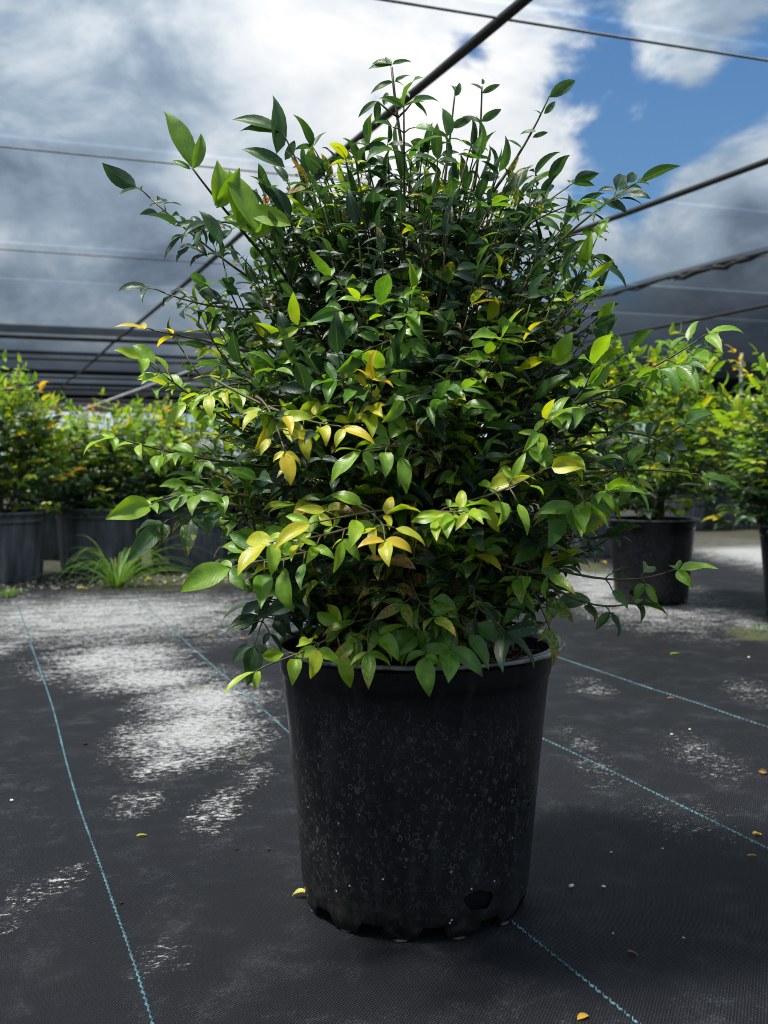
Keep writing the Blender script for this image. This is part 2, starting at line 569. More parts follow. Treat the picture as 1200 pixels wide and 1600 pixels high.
def ground_material():
    m, t, b = principled('woven_ground_cover', (0.03, 0.03, 0.033), 0.6, 0.16)
    tc = t.n('ShaderNodeTexCoord').outputs['Object']
    rot = t.n('ShaderNodeMapping')
    rot.inputs['Rotation'].default_value = (0, 0, -GA)
    t.l(tc, rot.inputs['Vector'])
    g = rot.outputs[0]                       # x across the threads, y along them
    sp = t.n('ShaderNodeSeparateXYZ')
    t.l(g, sp.inputs[0])
    wob = t.noise(g, 30.0, 2, 0.5)
    x_ = t.math('ADD', sp.outputs[0], t.math('MULTIPLY', wob, 0.0012))
    y_ = t.math('ADD', sp.outputs[1], t.math('MULTIPLY', wob, 0.0016))
    sx = t.math('SINE', t.math('MULTIPLY', x_, 2 * math.pi / 0.0052))
    sy = t.math('SINE', t.math('MULTIPLY', y_, 2 * math.pi / 0.0060))
    weave = t.math('ADD', t.math('MULTIPLY', sx, sy), t.math('MULTIPLY', t.math('ABSOLUTE', sy), 0.8))
    at_ = t.n('ShaderNodeAttribute', attribute_name='stain_glare')
    sa = t.n('ShaderNodeSeparateColor')
    t.l(at_.outputs['Color'], sa.inputs[0])
    stain_glare, mossm, soil = sa.outputs[0], sa.outputs[1], sa.outputs[2]
    str_ = t.n('ShaderNodeMapping')
    str_.inputs['Scale'].default_value = (0.8, 1.25, 1.0)
    t.l(g, str_.inputs['Vector'])
    nA = t.noise(str_.outputs[0], 9.0, 13, 0.74, 0.4)
    nB = t.noise(g, 2.2, 6, 0.6)
    nC = t.noise(g, 230.0, 4, 0.7)
    nE = t.noise(g, 9.0, 10, 0.72, 0.3)
    nD = t.noise(str_.outputs[0], 70.0, 7, 0.72)
    base = t.ramp(nB, [(0.3, (0.0030, 0.0036, 0.0056)), (0.7, (0.0078, 0.0088, 0.0122))])
    base = t.mix(t.smooth(weave, 0.3, 1.6, 0.0, 0.7), base, (0.026, 0.0285, 0.035))
    # dust over everything, faint and blotchy
    base = t.mix(t.math('MULTIPLY', t.smooth(t.math('ADD', nE, t.math('MULTIPLY', t.math('SUBTRACT', nC, 0.5), 0.7)), 0.50, 0.80), 0.5), base, (0.080, 0.087, 0.097))
    base = t.mix(t.math('MULTIPLY', t.smooth(nC, 0.66, 0.74), 0.5), base, (0.16, 0.16, 0.165))
    # chalky dried-water deposit, with far sunlight and sky sheen painted the same way
    lv = t.math('ADD', t.math('MULTIPLY', stain_glare, 0.62), t.math('ADD', t.math('MULTIPLY', t.math('SUBTRACT', nA, 0.5), 1.3), t.math('MULTIPLY', t.math('SUBTRACT', nD, 0.5), 2.3)))
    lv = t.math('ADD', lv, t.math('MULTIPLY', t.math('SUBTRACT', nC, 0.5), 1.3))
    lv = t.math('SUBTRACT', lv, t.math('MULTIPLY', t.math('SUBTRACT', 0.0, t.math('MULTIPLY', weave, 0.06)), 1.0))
    dep_glare = t.math('MULTIPLY', t.smooth(lv, 0.28, 0.66), t.smooth(stain_glare, 0.02, 0.2))
    base = t.mix(t.math('MULTIPLY', dep_glare, 0.92), base, t.ramp(nD, [(0.3, (0.28, 0.29, 0.30)), (0.7, (0.54, 0.55, 0.55))]))
    # algae and moss
    mm = t.math('MULTIPLY', t.smooth(t.math('ADD', mossm, t.math('MULTIPLY', t.math('SUBTRACT', nA, 0.5), 1.6)), 0.3, 0.75), t.smooth(mossm, 0.02, 0.3))
    base = t.mix(t.math('MULTIPLY', mm, 0.8), base, t.ramp(nD, [(0.35, (0.035, 0.045, 0.012)), (0.65, (0.11, 0.12, 0.05))]))
    base = t.mix(t.math('MULTIPLY', soil, t.smooth(nA, 0.3, 0.55, 0.4, 0.95)), base, t.ramp(nD, [(0.3, (0.03, 0.028, 0.02)), (0.7, (0.10, 0.10, 0.07))]))
    t.l(base, b.inputs['Base Color'])
    t.l(t.smooth(nB, 0.3, 0.7, 0.50, 0.66), b.inputs['Roughness'])
    bp = t.n('ShaderNodeBump')
    bp.inputs['Strength'].default_value = 0.9
    bp.inputs['Distance'].default_value = 0.0012
    t.l(t.math('ADD', weave, t.math('MULTIPLY', nA, 2.0)), bp.inputs['Height'])
    t.l(bp.outputs[0], b.inputs['Normal'])
    return m


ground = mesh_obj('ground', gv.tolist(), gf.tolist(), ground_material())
ground['kind'] = 'structure'
ground['label'] = 'black woven ground cover cloth with pale chalky stains and painted far glare'
ca = ground.data.color_attributes.new('stain_glare', 'FLOAT_COLOR', 'POINT')
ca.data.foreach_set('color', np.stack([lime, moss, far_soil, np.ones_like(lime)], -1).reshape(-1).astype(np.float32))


def ground_height(x, y):
    i = int(np.clip(np.searchsorted(gx, x) - 1, 0, len(gx) - 2))
    j = int(np.clip(np.searchsorted(gy, y) - 1, 0, len(gy) - 2))
    return float(max(GZ[j, i], GZ[j + 1, i], GZ[j, i + 1], GZ[j + 1, i + 1]))


# blue marker threads woven into the cloth: chains of slanted stitches
def stripe(way, seed):
    r = random.Random(seed)
    pts = [on_z(px, py, 0) for px, py in way]
    dense = []
    for a, b_ in zip(pts[:-1], pts[1:]):
        n = max(2, int((b_ - a).length / 0.004))
        dense += [a.lerp(b_, k / n) for k in range(n)]
    # smooth the polyline
    arr = np.array([[p.x, p.y] for p in dense])
    k = min(161, (len(arr) // 4) * 2 + 1)
    pad = np.vstack([arr[0] + (arr[0] - arr[1:k // 2 + 1][::-1]), arr, arr[-1] + (arr[-1] - arr[-k // 2:-1][::-1])])
    ker = np.ones(k) / k
    sm = np.stack([np.convolve(pad[:, i], ker, 'valid') for i in (0, 1)], -1)
    verts, faces = [], []
    acc, last = 0.0, Vector((*sm[0], 0))
    side = 1
    for q in range(1, len(sm) - 1):
        p = Vector((*sm[q], 0))
        acc += (p - last).length
        last = p
        if acc < 0.0052:
            continue
        acc = 0.0
        side = -side
        tdir = Vector((*(sm[q + 1] - sm[q - 1]), 0)).normalized()
        nrm = Vector((-tdir.y, tdir.x, 0))
        tilt = 0.55 * side + r.uniform(-0.15, 0.15)
        ax = (tdir + nrm * tilt).normalized()
        bx_ = Vector((-ax.y, ax.x, 0))
        hl, hw = 0.0036 * r.uniform(0.6, 1.15), 0.0011 * r.uniform(0.4, 1.4)
        z0 = ground_height(p.x, p.y) + 0.0008
        c = p + nrm * 0.0006 * side
        b0 = len(verts)
        for (l_, w_, h_) in ((-1, -1, 0), (1, -1, 0), (1, 1, 0), (-1, 1, 0), (-0.7, -0.5, 1), (0.7, -0.5, 1), (0.7, 0.5, 1), (-0.7, 0.5, 1)):
            v = c + ax * hl * l_ + bx_ * hw * w_
            verts.append((v.x, v.y, z0 - 0.002 + h_ * 0.0036))
        for f in ((4, 5, 6, 7), (0, 1, 5, 4), (1, 2, 6, 5), (2, 3, 7, 6), (3, 0, 4, 7)):
            faces.append(tuple(b0 + i for i in f))
    return mesh_obj('marker_stripe', verts, faces, M_STRIPE, ground)


stripe([(252, 1640), (240, 1600), (190, 1440), (150, 1335), (112, 1225), (82, 1100), (48, 1005), (28, 945)], 1)
stripe([(1045, 1640), (995, 1600), (800, 1440), (618, 1290), (440, 1135), (310, 1020), (205, 928)], 2)
stripe([(1320, 1385), (1200, 1325), (1020, 1238), (850, 1155), (600, 1033), (420, 945)], 3)
stripe([(1320, 1175), (1200, 1136), (1040, 1083), (870, 1025), (700, 968), (640, 948)], 4)

# ------------------------------------------------------------------ shade cloth overhead
ROOF = 2.6
C0 = Vector((0, 0, ROOF))


def cloth_material(name, tau, thick):
    m = bpy.data.materials.new(name)
    t = NT(nodes_of(m))
    v = t.n('ShaderNodeVolumeAbsorption')
    v.inputs['Color'].default_value = (0.02, 0.02, 0.02, 1)
    v.inputs['Density'].default_value = tau / thick / 0.98
    o = t.n('ShaderNodeOutputMaterial')
    t.l(v.outputs[0], o.inputs['Volume'])
    return m


def slab(name, s0, s1, d0, d1, z, thick, mat, parent=None):
    vs_ = []
    for zz in (z, z + thick):
        for (s_, d_) in ((s0, d0), (s1, d0), (s1, d1), (s0, d1)):
            p = S * s_ + D * d_
            vs_.append((p.x, p.y, zz))
    return mesh_obj(name, vs_, [(3, 2, 1, 0), (4, 5, 6, 7), (0, 1, 5, 4), (1, 2, 6, 5), (2, 3, 7, 6), (3, 0, 4, 7)], mat, parent, smooth=False)


def sd_of(p):
    return p.dot(S), p.dot(D)


cab_px = [(545, 222), (1060, 298), (1060, 428), (1060, 502)]
cab_s = [sd_of(on_z(px, py, ROOF))[0] for px, py in cab_px]
edge_d = sd_of(on_z(100, 645, ROOF))[1]
seam_px = [(0, 222), (0, 385), (0, 440), (0, 522), (0, 556), (0, 585), (0, 603), (0, 622)]
seam_d = sorted(sd_of(on_z(px, py, ROOF))[1] for px, py in seam_px)
seam_d = [-14.0, -9.0, -4.5, 0.0, sd_of(on_z(1000, 53, ROOF))[1]] + seam_d + [edge_d]
print('cables s', cab_s, 'seams d', seam_d)
cloth = tag(empty('shade_cloth', (0, 0, 0)), 'thin black shade cloth stretched overhead in long seamed panels', 'shade cloth')
taus = [0.085, 0.08, 0.085, 0.08, 0.078, 0.085, 0.10, 0.092, 0.11, 0.15, 0.11, 0.16, 0.115, 0.16]
TH = 0.02
tau_mats = {}
for i in range(len(seam_d) - 1):
    for j, (s0, s1, mul) in enumerate(((-40.0, cab_s[2], 1.0), (cab_s[2], 45.0, 2.5))):
        tau = round(taus[i % len(taus)] * mul, 4)
        if tau not in tau_mats:
            tau_mats[tau] = cloth_material('shade_net', tau, TH)
        slab('panel', s0 + 0.004, s1 - 0.004, seam_d[i] + 0.02, seam_d[i + 1] - 0.02, ROOF + 0.03, TH, tau_mats[tau], cloth)


for i, wd in ((8, 0.75), (9, 0.5), (10, 0.9), (11, 0.7), (12, 1.4)):    # doubled cloth at the seams
    if 0.2 not in tau_mats:
        tau_mats[0.2] = cloth_material('doubled_net', 0.075, TH)
    slab('seam_band', -40.0, cab_s[2], seam_d[i] - wd, seam_d[i] + wd * 0.4, ROOF + 0.055, TH, tau_mats[0.2], cloth)


def sagging(p0, p1, rad, sag_len, sag, seg=8, jitter=0.0, seed=0):
    r = random.Random(seed)
    n = max(8, int((p1 - p0).length / 0.35))
    pts, rad_ = [], []
    for i in range(n + 1):
        p = p0.lerp(p1, i / n)
        q = ((p - p0).length / sag_len) % 1.0
        p = p - Vector((0, 0, sag * 4 * q * (1 - q)))
        pts.append(p)
        rad_.append(rad * (1 + r.uniform(-jitter, jitter)))
    return tube_geo(pts, rad_, seg)


cab_labels = ['thick black cable rising behind the top of the big shrub', 'black cable along the cloth at the right, uppermost of three',
              'ragged dark cable with bunched cloth, middle of the three at the right', 'lowest and faintest of the three dark cables at the right']
for i, s_ in enumerate(cab_s):
    p0, p1 = S * s_ + D * -9 + C0, S * s_ + D * (edge_d - 0.2) + C0
    cb = tag(empty('roof_cable', S * s_ + C0), cab_labels[i], 'cable', 'cables carrying the shade cloth')
    off = -(S * s_ + C0)
    v_, f_ = sagging(p0 + off, p1 + off, [0.024, 0.021, 0.017, 0.022][i], 9.0, 0.03, 8, 0.06, i)
    mesh_obj('strand', v_, f_, M_CABLE, cb)
    if i == 2:                                   # cloth edge gathered on the cable
        r = random.Random(4)
        v_, f_ = [], []
        d = 3.0
        while d < edge_d - 1:
            L_ = r.uniform(0.25, 0.8)
            zc = r.uniform(-0.05, -0.01)
            pts = [D * (d + L_ * k / 4) + S * r.uniform(-0.02, 0.02) + Vector((0, 0, zc + r.uniform(-0.02, 0.02))) for k in range(5)]
            tube_geo(pts, [0.006, r.uniform(0.012, 0.03), r.uniform(0.012, 0.034), r.uniform(0.012, 0.03), 0.006], 6, v_, f_)
            d += L_ * r.uniform(0.6, 1.1)
        mesh_obj('gathered_edge', v_, f_, M_CABLE, cb)

wire_labels = ['thin wire crossing the sky at the upper right corner', 'thin wire crossing the grey clouds at the left', 'dark cross cable low over the left shrubs']
for i, (d_, rad) in enumerate(((seam_d[4], 0.0062), (seam_d[5], 0.0055), (seam_d[8], 0.035))):
    base = D * d_ + C0 + Vector((0, 0, -0.01))
    v_, f_ = sagging(S * -18, S * (24 if i < 1 else (cab_s[0] + 0.4 if i < 2 else 7.5)), rad, 8.0, 0.02, 6, 0.03, 20 + i)
    tag(mesh_obj('cross_wire', v_, f_, M_WIRE if i < 2 else M_DARKCORD), wire_labels[i], 'wire', 'wires across the shade house').location = base
for i, d_ in enumerate((seam_d[6], seam_d[9], seam_d[10], seam_d[11], seam_d[12])):
    base = D * d_ + C0 + Vector((0, 0, -0.01))
    v_, f_ = sagging(S * -18, S * 6.5, (0.004, 0.025, 0.03, 0.04, 0.05)[i], 8.0, 0.02, 6, 0.03, 40 + i)
    mesh_obj('seam_cord', v_, f_, M_DARKCORD, cloth).location = base

# posts and a brace that peep over the shrubs
def post(px, y_top, Y, rad, label, name='support_post', top=None):
    c = at(px, y_top, Y)
    h = c.z if top is None else top
    o = tag(empty(name, (c.x, c.y, 0)), label, 'post', 'steel posts of the shade house')
    v_, f_ = tube_geo([Vector((0, 0, -0.05)), Vector((0, 0, h - 0.02)), Vector((0, 0, h))], [rad, rad, rad * 0.8], 12)
    mesh_obj('tube', v_, f_, M_STEEL, o)
    v_, f_ = tube_geo([Vector((0, 0, 0.0)), Vector((0, 0, 0.03))], [rad * 2.0, rad * 1.9], 12)
    mesh_obj('foot_plate', v_, f_, M_STEEL, o)
    return o


post(1159, 552, 12.5, 0.020, 'short grey steel post behind the right-hand shrubs')
post(131, 640, 38.0, 0.16, 'pale far post in the bright gap between the left shrubs', top=ROOF - 0.05)
a, b_ = at(180, 622, 15.0), at(268, 590, 15.0)
ex = (b_ - a) * 1.0
v_, f_ = tube_geo([a - ex * 2.0 - a, a + ex * 1.0 - a], [0.016, 0.016], 8)
# the brace leans from the ground up to the cloth
lo = a - ex * ((a.z) / ex.z)
hi = a + ex * ((ROOF - a.z) / ex.z)
v_, f_ = tube_geo([Vector((0, 0, 0)), hi - lo], [0.018, 0.018], 8)
tag(mesh_obj('guy_brace', v_, f_, M_STEEL), 'pale slanting brace under the cloth behind the left shrubs', 'brace').location = lo

# ------------------------------------------------------------------ nursery pots
POT_C = Vector((0.049, 1.69, 0))


def ease(a, b_, t):
    return a + (b_ - a) * t


def hero_pot(name='nursery_pot', loc=POT_C):
    root = empty(name, loc)
    SEG = 144
    prof = [(0.160, 0.0), (0.171, 0.004), (0.1750, 0.018), (0.1775, 0.038), (0.1815, 0.09), (0.1875, 0.16), (0.1935, 0.23), (0.1995, 0.30), (0.2035, 0.342), (0.2050, 0.352), (0.2062, 0.360), (0.2085, 0.364),
            (0.2098, 0.372), (0.2112, 0.394)]
    verts, faces = [], []
    r = random.Random(12)
    # arched openings round the foot: the lowest rings rise between the feet
    notch = []
    for k in range(SEG):
        a = 360.0 * k / SEG
        q = (a + 9) % 30.0
        notch.append(1.0 if 9 < q < 22 else (0.5 if 7 < q < 24 else 0.0))
    for i, (rr, z) in enumerate(prof):
        for k in range(SEG):
            a = 2 * math.pi * k / SEG
            z2, r2 = z, rr
            if i <= 2:
                z2 = max(z, notch[k] * 0.022 + i * 0.001)
                r2 = rr if notch[k] == 0 else max(rr, 0.1738 + 0.0006 * i)
            wob = 0.0012 * math.sin(2 * a + 1.0) + 0.0008 * math.sin(5 * a + z * 9)
            verts.append(((r2 + wob) * math.cos(a), (r2 + wob) * math.sin(a), z2))
    hole_a = [R(-60.5), R(60), R(178)]
    hole_faces = set()
    for i in range(len(prof) - 1):
        for k in range(SEG):
            k2 = (k + 1) % SEG
            faces.append((i * SEG + k, i * SEG + k2, (i + 1) * SEG + k2, (i + 1) * SEG + k))
    # finer lower wall so that drain holes can be cut round
    bm = bmesh.new()
    bv = [bm.verts.new(v) for v in verts]
    for f in faces:
        vs3 = []
        for i in f:
            if bv[i] not in vs3:
                vs3.append(bv[i])
        bm.faces.new(vs3)
    low = [e for e in bm.edges if 0.03 < (e.verts[0].co.z + e.verts[1].co.z) / 2 < 0.085 and abs(e.verts[0].co.z - e.verts[1].co.z) > 0.02]
    bmesh.ops.subdivide_edges(bm, edges=low, cuts=7, use_grid_fill=True)
    kill = []
    for f in bm.faces:
        c = f.calc_center_median()
        an = math.atan2(c.y, c.x)
        for h in hole_a:
            da = (an - h + math.pi) % (2 * math.pi) - math.pi
            if ((da * 0.174) / 0.0215) ** 2 + ((c.z - 0.056) / 0.0165) ** 2 < 1:
                kill.append(f)
                break
    bmesh.ops.delete(bm, geom=kill, context='FACES')
    for v in bm.verts:                      # round the cut edge
        if not v.is_boundary or not 0.035 < v.co.z < 0.08:
            continue
        an = math.atan2(v.co.y, v.co.x)
        for h in hole_a:
            da = (an - h + math.pi) % (2 * math.pi) - math.pi
            ux, uz = da * 0.174 / 0.0215, (v.co.z - 0.056) / 0.0165
            rad_ = math.hypot(ux, uz)
            if 0.3 < rad_ < 1.6:
                rad_ /= 1 + 0.16 * math.sin(2 * math.atan2(uz, ux) + 2.2) + 0.08 * math.sin(5 * math.atan2(uz, ux))
                an2, z2 = h + (ux / rad_) * 0.0215 / 0.174, 0.056 + uz / rad_ * 0.0165
                rr = math.hypot(v.co.x, v.co.y)
                v.co = Vector((rr * math.cos(an2), rr * math.sin(an2), z2))
    bmesh.ops.recalc_face_normals(bm, faces=bm.faces[:])
    me = bpy.data.meshes.new('wall')
    bm.to_mesh(me)
    bm.free()
    me.materials.append(M_POT)
    me.polygons.foreach_set('use_smooth', [True] * len(me.polygons))
    link_mesh('wall', me, root)
    # inside lining and floor
    pv, pf = lathe([(0.2075, 0.398), (0.200, 0.34), (0.182, 0.14), (0.174, 0.05), (0.168, 0.027), (0.0, 0.027)], 72)
    mesh_obj('lining', pv, pf, M_INNER, root)
    # rolled rim
    rp = [(0.2105, 0.3935), (0.2150, 0.3975), (0.2235, 0.3995), (0.2285, 0.4010), (0.2315, 0.4030), (0.2318, 0.4060), (0.2295, 0.4085), (0.2255, 0.4090), (0.2200, 0.4075), (0.2140, 0.4070), (0.2090, 0.4040), (0.2070, 0.3960), (0.2050, 0.3800)]
    pv, pf = lathe(rp, 144, lambda r_, z, a: r_ + 0.0010 * math.sin(2 * a + 1) + 0.0005 * math.sin(7 * a))
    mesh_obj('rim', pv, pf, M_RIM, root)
    # moulded feet: rounded pads whose undersides curl out
    for q in range(12):
        a = R(-9 + 30 * q + 0.0)
        fv, ff = [], []
        for i in range(7):
            for j in range(4):
                t_ = -1 + 2 * i / 6
                aa = a + t_ * 0.082
                out = math.sqrt(max(0, 1 - t_ * t_))
                r_ = 0.160 + (0.0115 * out) * (j / 3)
                z_ = (0.0065 * out) * math.sin(math.pi * min(j, 3) / 3) + 0.0008
                fv.append((r_ * math.cos(aa), r_ * math.sin(aa), z_))
        for i in range(6):
            for j in range(3):
                ff.append((i * 4 + j, (i + 1) * 4 + j, (i + 1) * 4 + j + 1, i * 4 + j + 1))
        mesh_obj('foot', fv, ff, M_SCUFF_GLINT, root)
    return root


hero = tag(hero_pot(), 'large black plastic nursery pot with water-spot rings holding the big shrub', 'plant pot', 'nursery pots')


def fluted_pot(loc, rz):
    root = empty('nursery_pot', loc, rz)
    fl = lambda r_, z, a: r_ + (0.007 * (abs(math.sin(11 * a)) - 0.6) if 0.01 < z < 0.315 else 0.0)
    prof = [(0.235, 0.0), (0.240, 0.012), (0.243, 0.05), (0.250, 0.15), (0.256, 0.24), (0.260, 0.312), (0.262, 0.322), (0.262, 0.335), (0.270, 0.338), (0.272, 0.345), (0.270, 0.352), (0.265, 0.356), (0.266, 0.376), (0.274, 0.380), (0.281, 0.388), (0.280, 0.400), (0.272, 0.402), (0.262, 0.398), (0.258, 0.36), (0.0, 0.36)]
    v_, f_ = lathe(prof[:12], 132, fl)
    mesh_obj('wall', v_, f_, M_DUSTPOT, root)
    v_, f_ = lathe(prof[11:18], 72)
    mesh_obj('rim', v_, f_, M_DUSTPOT, root)
    v_, f_ = lathe(prof[17:], 72)
    mesh_obj('soil', v_, f_, M_SOIL, root)
    return root


# ------------------------------------------------------------------ leaves
NU, NV = 8, 5


def leaf_grid(width, fold, curl, twist, wave, peak, tipcurl):
    pts = np.zeros((NU, NV, 3))
    y = z = 0.0
    ang = 0.10
    ts = np.linspace(0, 1, NU)
    for i, t_ in enumerate(ts):
        if i:
            ds = ts[i] - ts[i - 1]
            ang_m = 0.12 - curl * (t_ - ds / 2) - tipcurl * (t_ ** 4)
            y += math.cos(ang_m) * ds
            z += math.sin(ang_m) * ds
        pw = peak
        wv = (t_ ** pw) * ((1 - t_) ** (1.12)) / ((pw / (pw + 1.12)) ** pw * (1.12 / (pw + 1.12)) ** 1.12) if 0 < t_ < 1 else 0.0
        hw = width / 2 * max(wv, 0.028 if t_ == 0 else 0.0)
        for j in range(NV):
            v = -1 + 2 * j / (NV - 1)
            x = v * hw
            zz = abs(v) * hw * fold - (1 - abs(v)) ** 2 * hw * 0.10 + wave * hw * math.sin(t_ * 9 + (2.0 if v > 0 else 0.3)) * v * v
            tw = twist * t_
            pts[i, j] = (x * math.cos(tw) - zz * math.sin(tw), y, z + x * math.sin(tw) + zz * math.cos(tw))
    return pts.reshape(-1, 3)


LEAF_FACES = [(i * NV + j, i * NV + j + 1, (i + 1) * NV + j + 1, (i + 1) * NV + j) for i in range(NU - 1) for j in range(NV - 1)]
LEAF_UV = np.array([[i / (NU - 1), j / (NV - 1)] for i in range(NU) for j in range(NV)])
vr = random.Random(3)
VARIANTS = []
for k in range(14):
    VARIANTS.append(leaf_grid(vr.uniform(0.36, 0.50), vr.uniform(0.12, 0.55), vr.uniform(0.2, 1.15), vr.uniform(-0.5, 0.5), vr.uniform(0.0, 0.22), vr.uniform(0.62, 0.85), vr.uniform(0.0, 0.7)))
for k in range(3):            # 14..16: long flat lance leaves
    VARIANTS.append(leaf_grid([0.25, 0.31, 0.34][k], 0.36, [0.35, 0.55, 0.30][k], vr.uniform(-0.35, 0.35), 0.10, 0.72, 0.25))
NVAR = 14
FLAT = [14, 15, 16]
NARROW = list(range(17, 27))
for k in range(10):           # slim upper leaflets
    VARIANTS.append(leaf_grid(vr.uniform(0.25, 0.36), vr.uniform(0.15, 0.6), vr.uniform(0.1, 0.9), vr.uniform(-0.5, 0.5), vr.uniform(0.0, 0.15), vr.uniform(0.62, 0.8), vr.uniform(0.0, 0.6)))
VARR = np.array(VARIANTS)


def leaf_mesh(k):
    me = bpy.data.meshes.new('leaf')
    me.from_pydata(VARR[k].tolist(), [], LEAF_FACES)
    me.polygons.foreach_set('use_smooth', [True] * len(me.polygons))
    uvl = me.uv_layers.new(name='UVMap')
    li = np.zeros(len(me.loops), dtype=np.int32)
    me.loops.foreach_get('vertex_index', li)
    uvl.data.foreach_set('uv', LEAF_UV[li].reshape(-1).astype(np.float32))
    me.materials.append(M_LEAF)
    me.update()
    return me


LEAF_MESH = [leaf_mesh(k) for k in range(len(VARIANTS))]


def frame(d, n):
    """Leaf matrix: +Y along d, +Z towards n."""
    d = d.normalized()
    x = d.cross(n)
    if x.length < 1e-4:
        x = d.cross(Vector((0.3, 0.9, 0.2)))
    x.normalize()
    z = x.cross(d)
    return x, d, z


class Plant:
    def __init__(self, seed):
        self.r = random.Random(seed)
        self.narrow_above = 0.93
        self.leaves = []          # (variant, origin, x, y, z, length, age, rnd, spot)
        self.twigs = []           # (verts, faces)

    def leaf(self, p, d, n, L, age, spot, var=None):
        r = self.r
        x, y, z = frame(d, n)
        if var is None:
            var = r.choice(NARROW) if r.random() < (0.75 if p.z > self.narrow_above else 0.3) else r.randrange(NVAR)
        self.leaves.append((var, p.copy(), x, y, z, L, min(max(age, 0.0), 1.0), r.random(), spot))

    def twig(self, pts, r0, r1, seg=5):
        n = len(pts)
        self.twigs.append(tube_geo(pts, [ease(r0, r1, i / (n - 1)) for i in range(n)], seg))

    def triplet(self, p, d, up, L, age, spot, nleaf=3):
        """A short stalk ending in a terminal leaflet and a pair below it."""
        r = self.r
        side = d.cross(up)
        if side.length < 1e-3:
            side = d.cross(Vector((1, 0, 0)))
        side.normalize()
        st = L * r.uniform(0.3, 0.6)
        e = p + d * st + Vector((0, 0, -0.06 * st))
        self.twig([p, p.lerp(e, 0.5) + up * 0.002, e], 0.0011, 0.0008, 4)
        dr = Vector((0, 0, -1)) * r.uniform(-0.15, 0.42)
        aj = 0.06 if age < 0.55 else 0.09
        jit = lambda a: Vector((r.uniform(-a, a), r.uniform(-a, a), r.uniform(-a, a)))
        self.leaf(e, d + dr + jit(0.2), up + jit(0.65), L * r.uniform(0.9, 1.25), age + r.uniform(-aj, aj), spot * r.uniform(0.5, 1.2))
        if nleaf >= 3:
            for s_ in (-1, 1):
                if r.random() < 0.93:
                    self.leaf(p.lerp(e, r.uniform(0.8, 0.97)), d * r.uniform(0.2, 0.65) + side * s_ + dr + jit(0.22), up + side * s_ * r.uniform(-0.2, 0.3) + jit(0.6), L * r.uniform(0.5, 0.98), age + r.uniform(-aj, aj), spot * r.uniform(0.5, 1.2))

    def spray(self, pts, L, age, spot, nodes=3, up=None, dens=1.0, r0=0.002, tipage=0.08):
        """Leaflets along the last part of a twig that runs through pts."""
        r = self.r
        self.twig(pts, r0, 0.0011)
        n = len(pts)
        upv = up if up is not None else Vector((0, -0.35, 1)).normalized()
        start = 0.42
        for q in range(nodes):
            f = start + (1 - start) * (q + 0.2) / nodes
            i = min(int(f * (n - 1)), n - 2)
            p = pts[i].lerp(pts[i + 1], f * (n - 1) - i)
            t_ = (pts[i + 1] - pts[i]).normalized()
            side = t_.cross(upv).normalized()
            rot = r.uniform(-0.5, 0.5)
            side = (side * math.cos(rot) + upv * math.sin(rot)).normalized()
            for s_ in (-1, 1):
                if r.random() > 0.92 * dens:
                    continue
                dd = (t_ * r.uniform(0.45, 0.9) + side * s_).normalized()
                last = q >= nodes - 1
                self.triplet(p, dd, upv, L * r.uniform(0.75, 1.05) * (0.85 if last else 1.0), age + tipage * q / nodes, spot, 3 if r.random() < (0.35 if last else 0.72) else 1)
        t_ = (pts[-1] - pts[-2]).normalized()
        self.triplet(pts[-1], t_, upv, L * r.uniform(0.9, 1.1), age + tipage, spot, 3)

    # ---- geometry out
    def arrays(self):
        var = np.array([l[0] for l in self.leaves])
        o = np.array([tuple(l[1]) for l in self.leaves])
        X = np.array([tuple(l[2]) for l in self.leaves])
        Y = np.array([tuple(l[3]) for l in self.leaves])
        Z = np.array([tuple(l[4]) for l in self.leaves])
        L = np.array([l[5] for l in self.leaves])
        g = VARR[var]
        V = o[:, None, :] + L[:, None, None] * (g[:, :, 0:1] * X[:, None, :] + g[:, :, 1:2] * Y[:, None, :] + g[:, :, 2:3] * Z[:, None, :])
        C = np.array([(l[6], l[7], l[8]) for l in self.leaves])
        return V, C

    def foliage_mesh(self, sel=None, origin=None):
        V, C = self.arrays()
        if sel is not None:
            V, C = V[sel], C[sel]
        if origin is not None:
            V = V - np.array(tuple(origin))
        n, m = V.shape[0], V.shape[1]
        F_ = (np.array(LEAF_FACES)[None] + (np.arange(n) * m)[:, None, None]).reshape(-1, 4)
        me = bpy.data.meshes.new('foliage')
        me.from_pydata(V.reshape(-1, 3).tolist(), [], F_.tolist())
        me.polygons.foreach_set('use_smooth', [True] * len(me.polygons))
        uvl = me.uv_layers.new(name='UVMap')
        li = np.zeros(len(me.loops), dtype=np.int32)
        me.loops.foreach_get('vertex_index', li)
        uvl.data.foreach_set('uv', LEAF_UV[li % m].reshape(-1).astype(np.float32))
        cattr = me.color_attributes.new('leafcol', 'FLOAT_COLOR', 'POINT')
        cc = np.ones((n, m, 4), dtype=np.float32)
        cc[:, :, :3] = C[:, None, :]
        cattr.data.foreach_set('color', cc.reshape(-1))
        me.materials.append(M_FOL)
        me.update()
        return me


def profile(z, tab):
    for (z0, r0), (z1, r1) in zip(tab[:-1], tab[1:]):
        if z0 <= z <= z1:
            return ease(r0, r1, (z - z0) / (z1 - z0))
    return tab[-1][1]


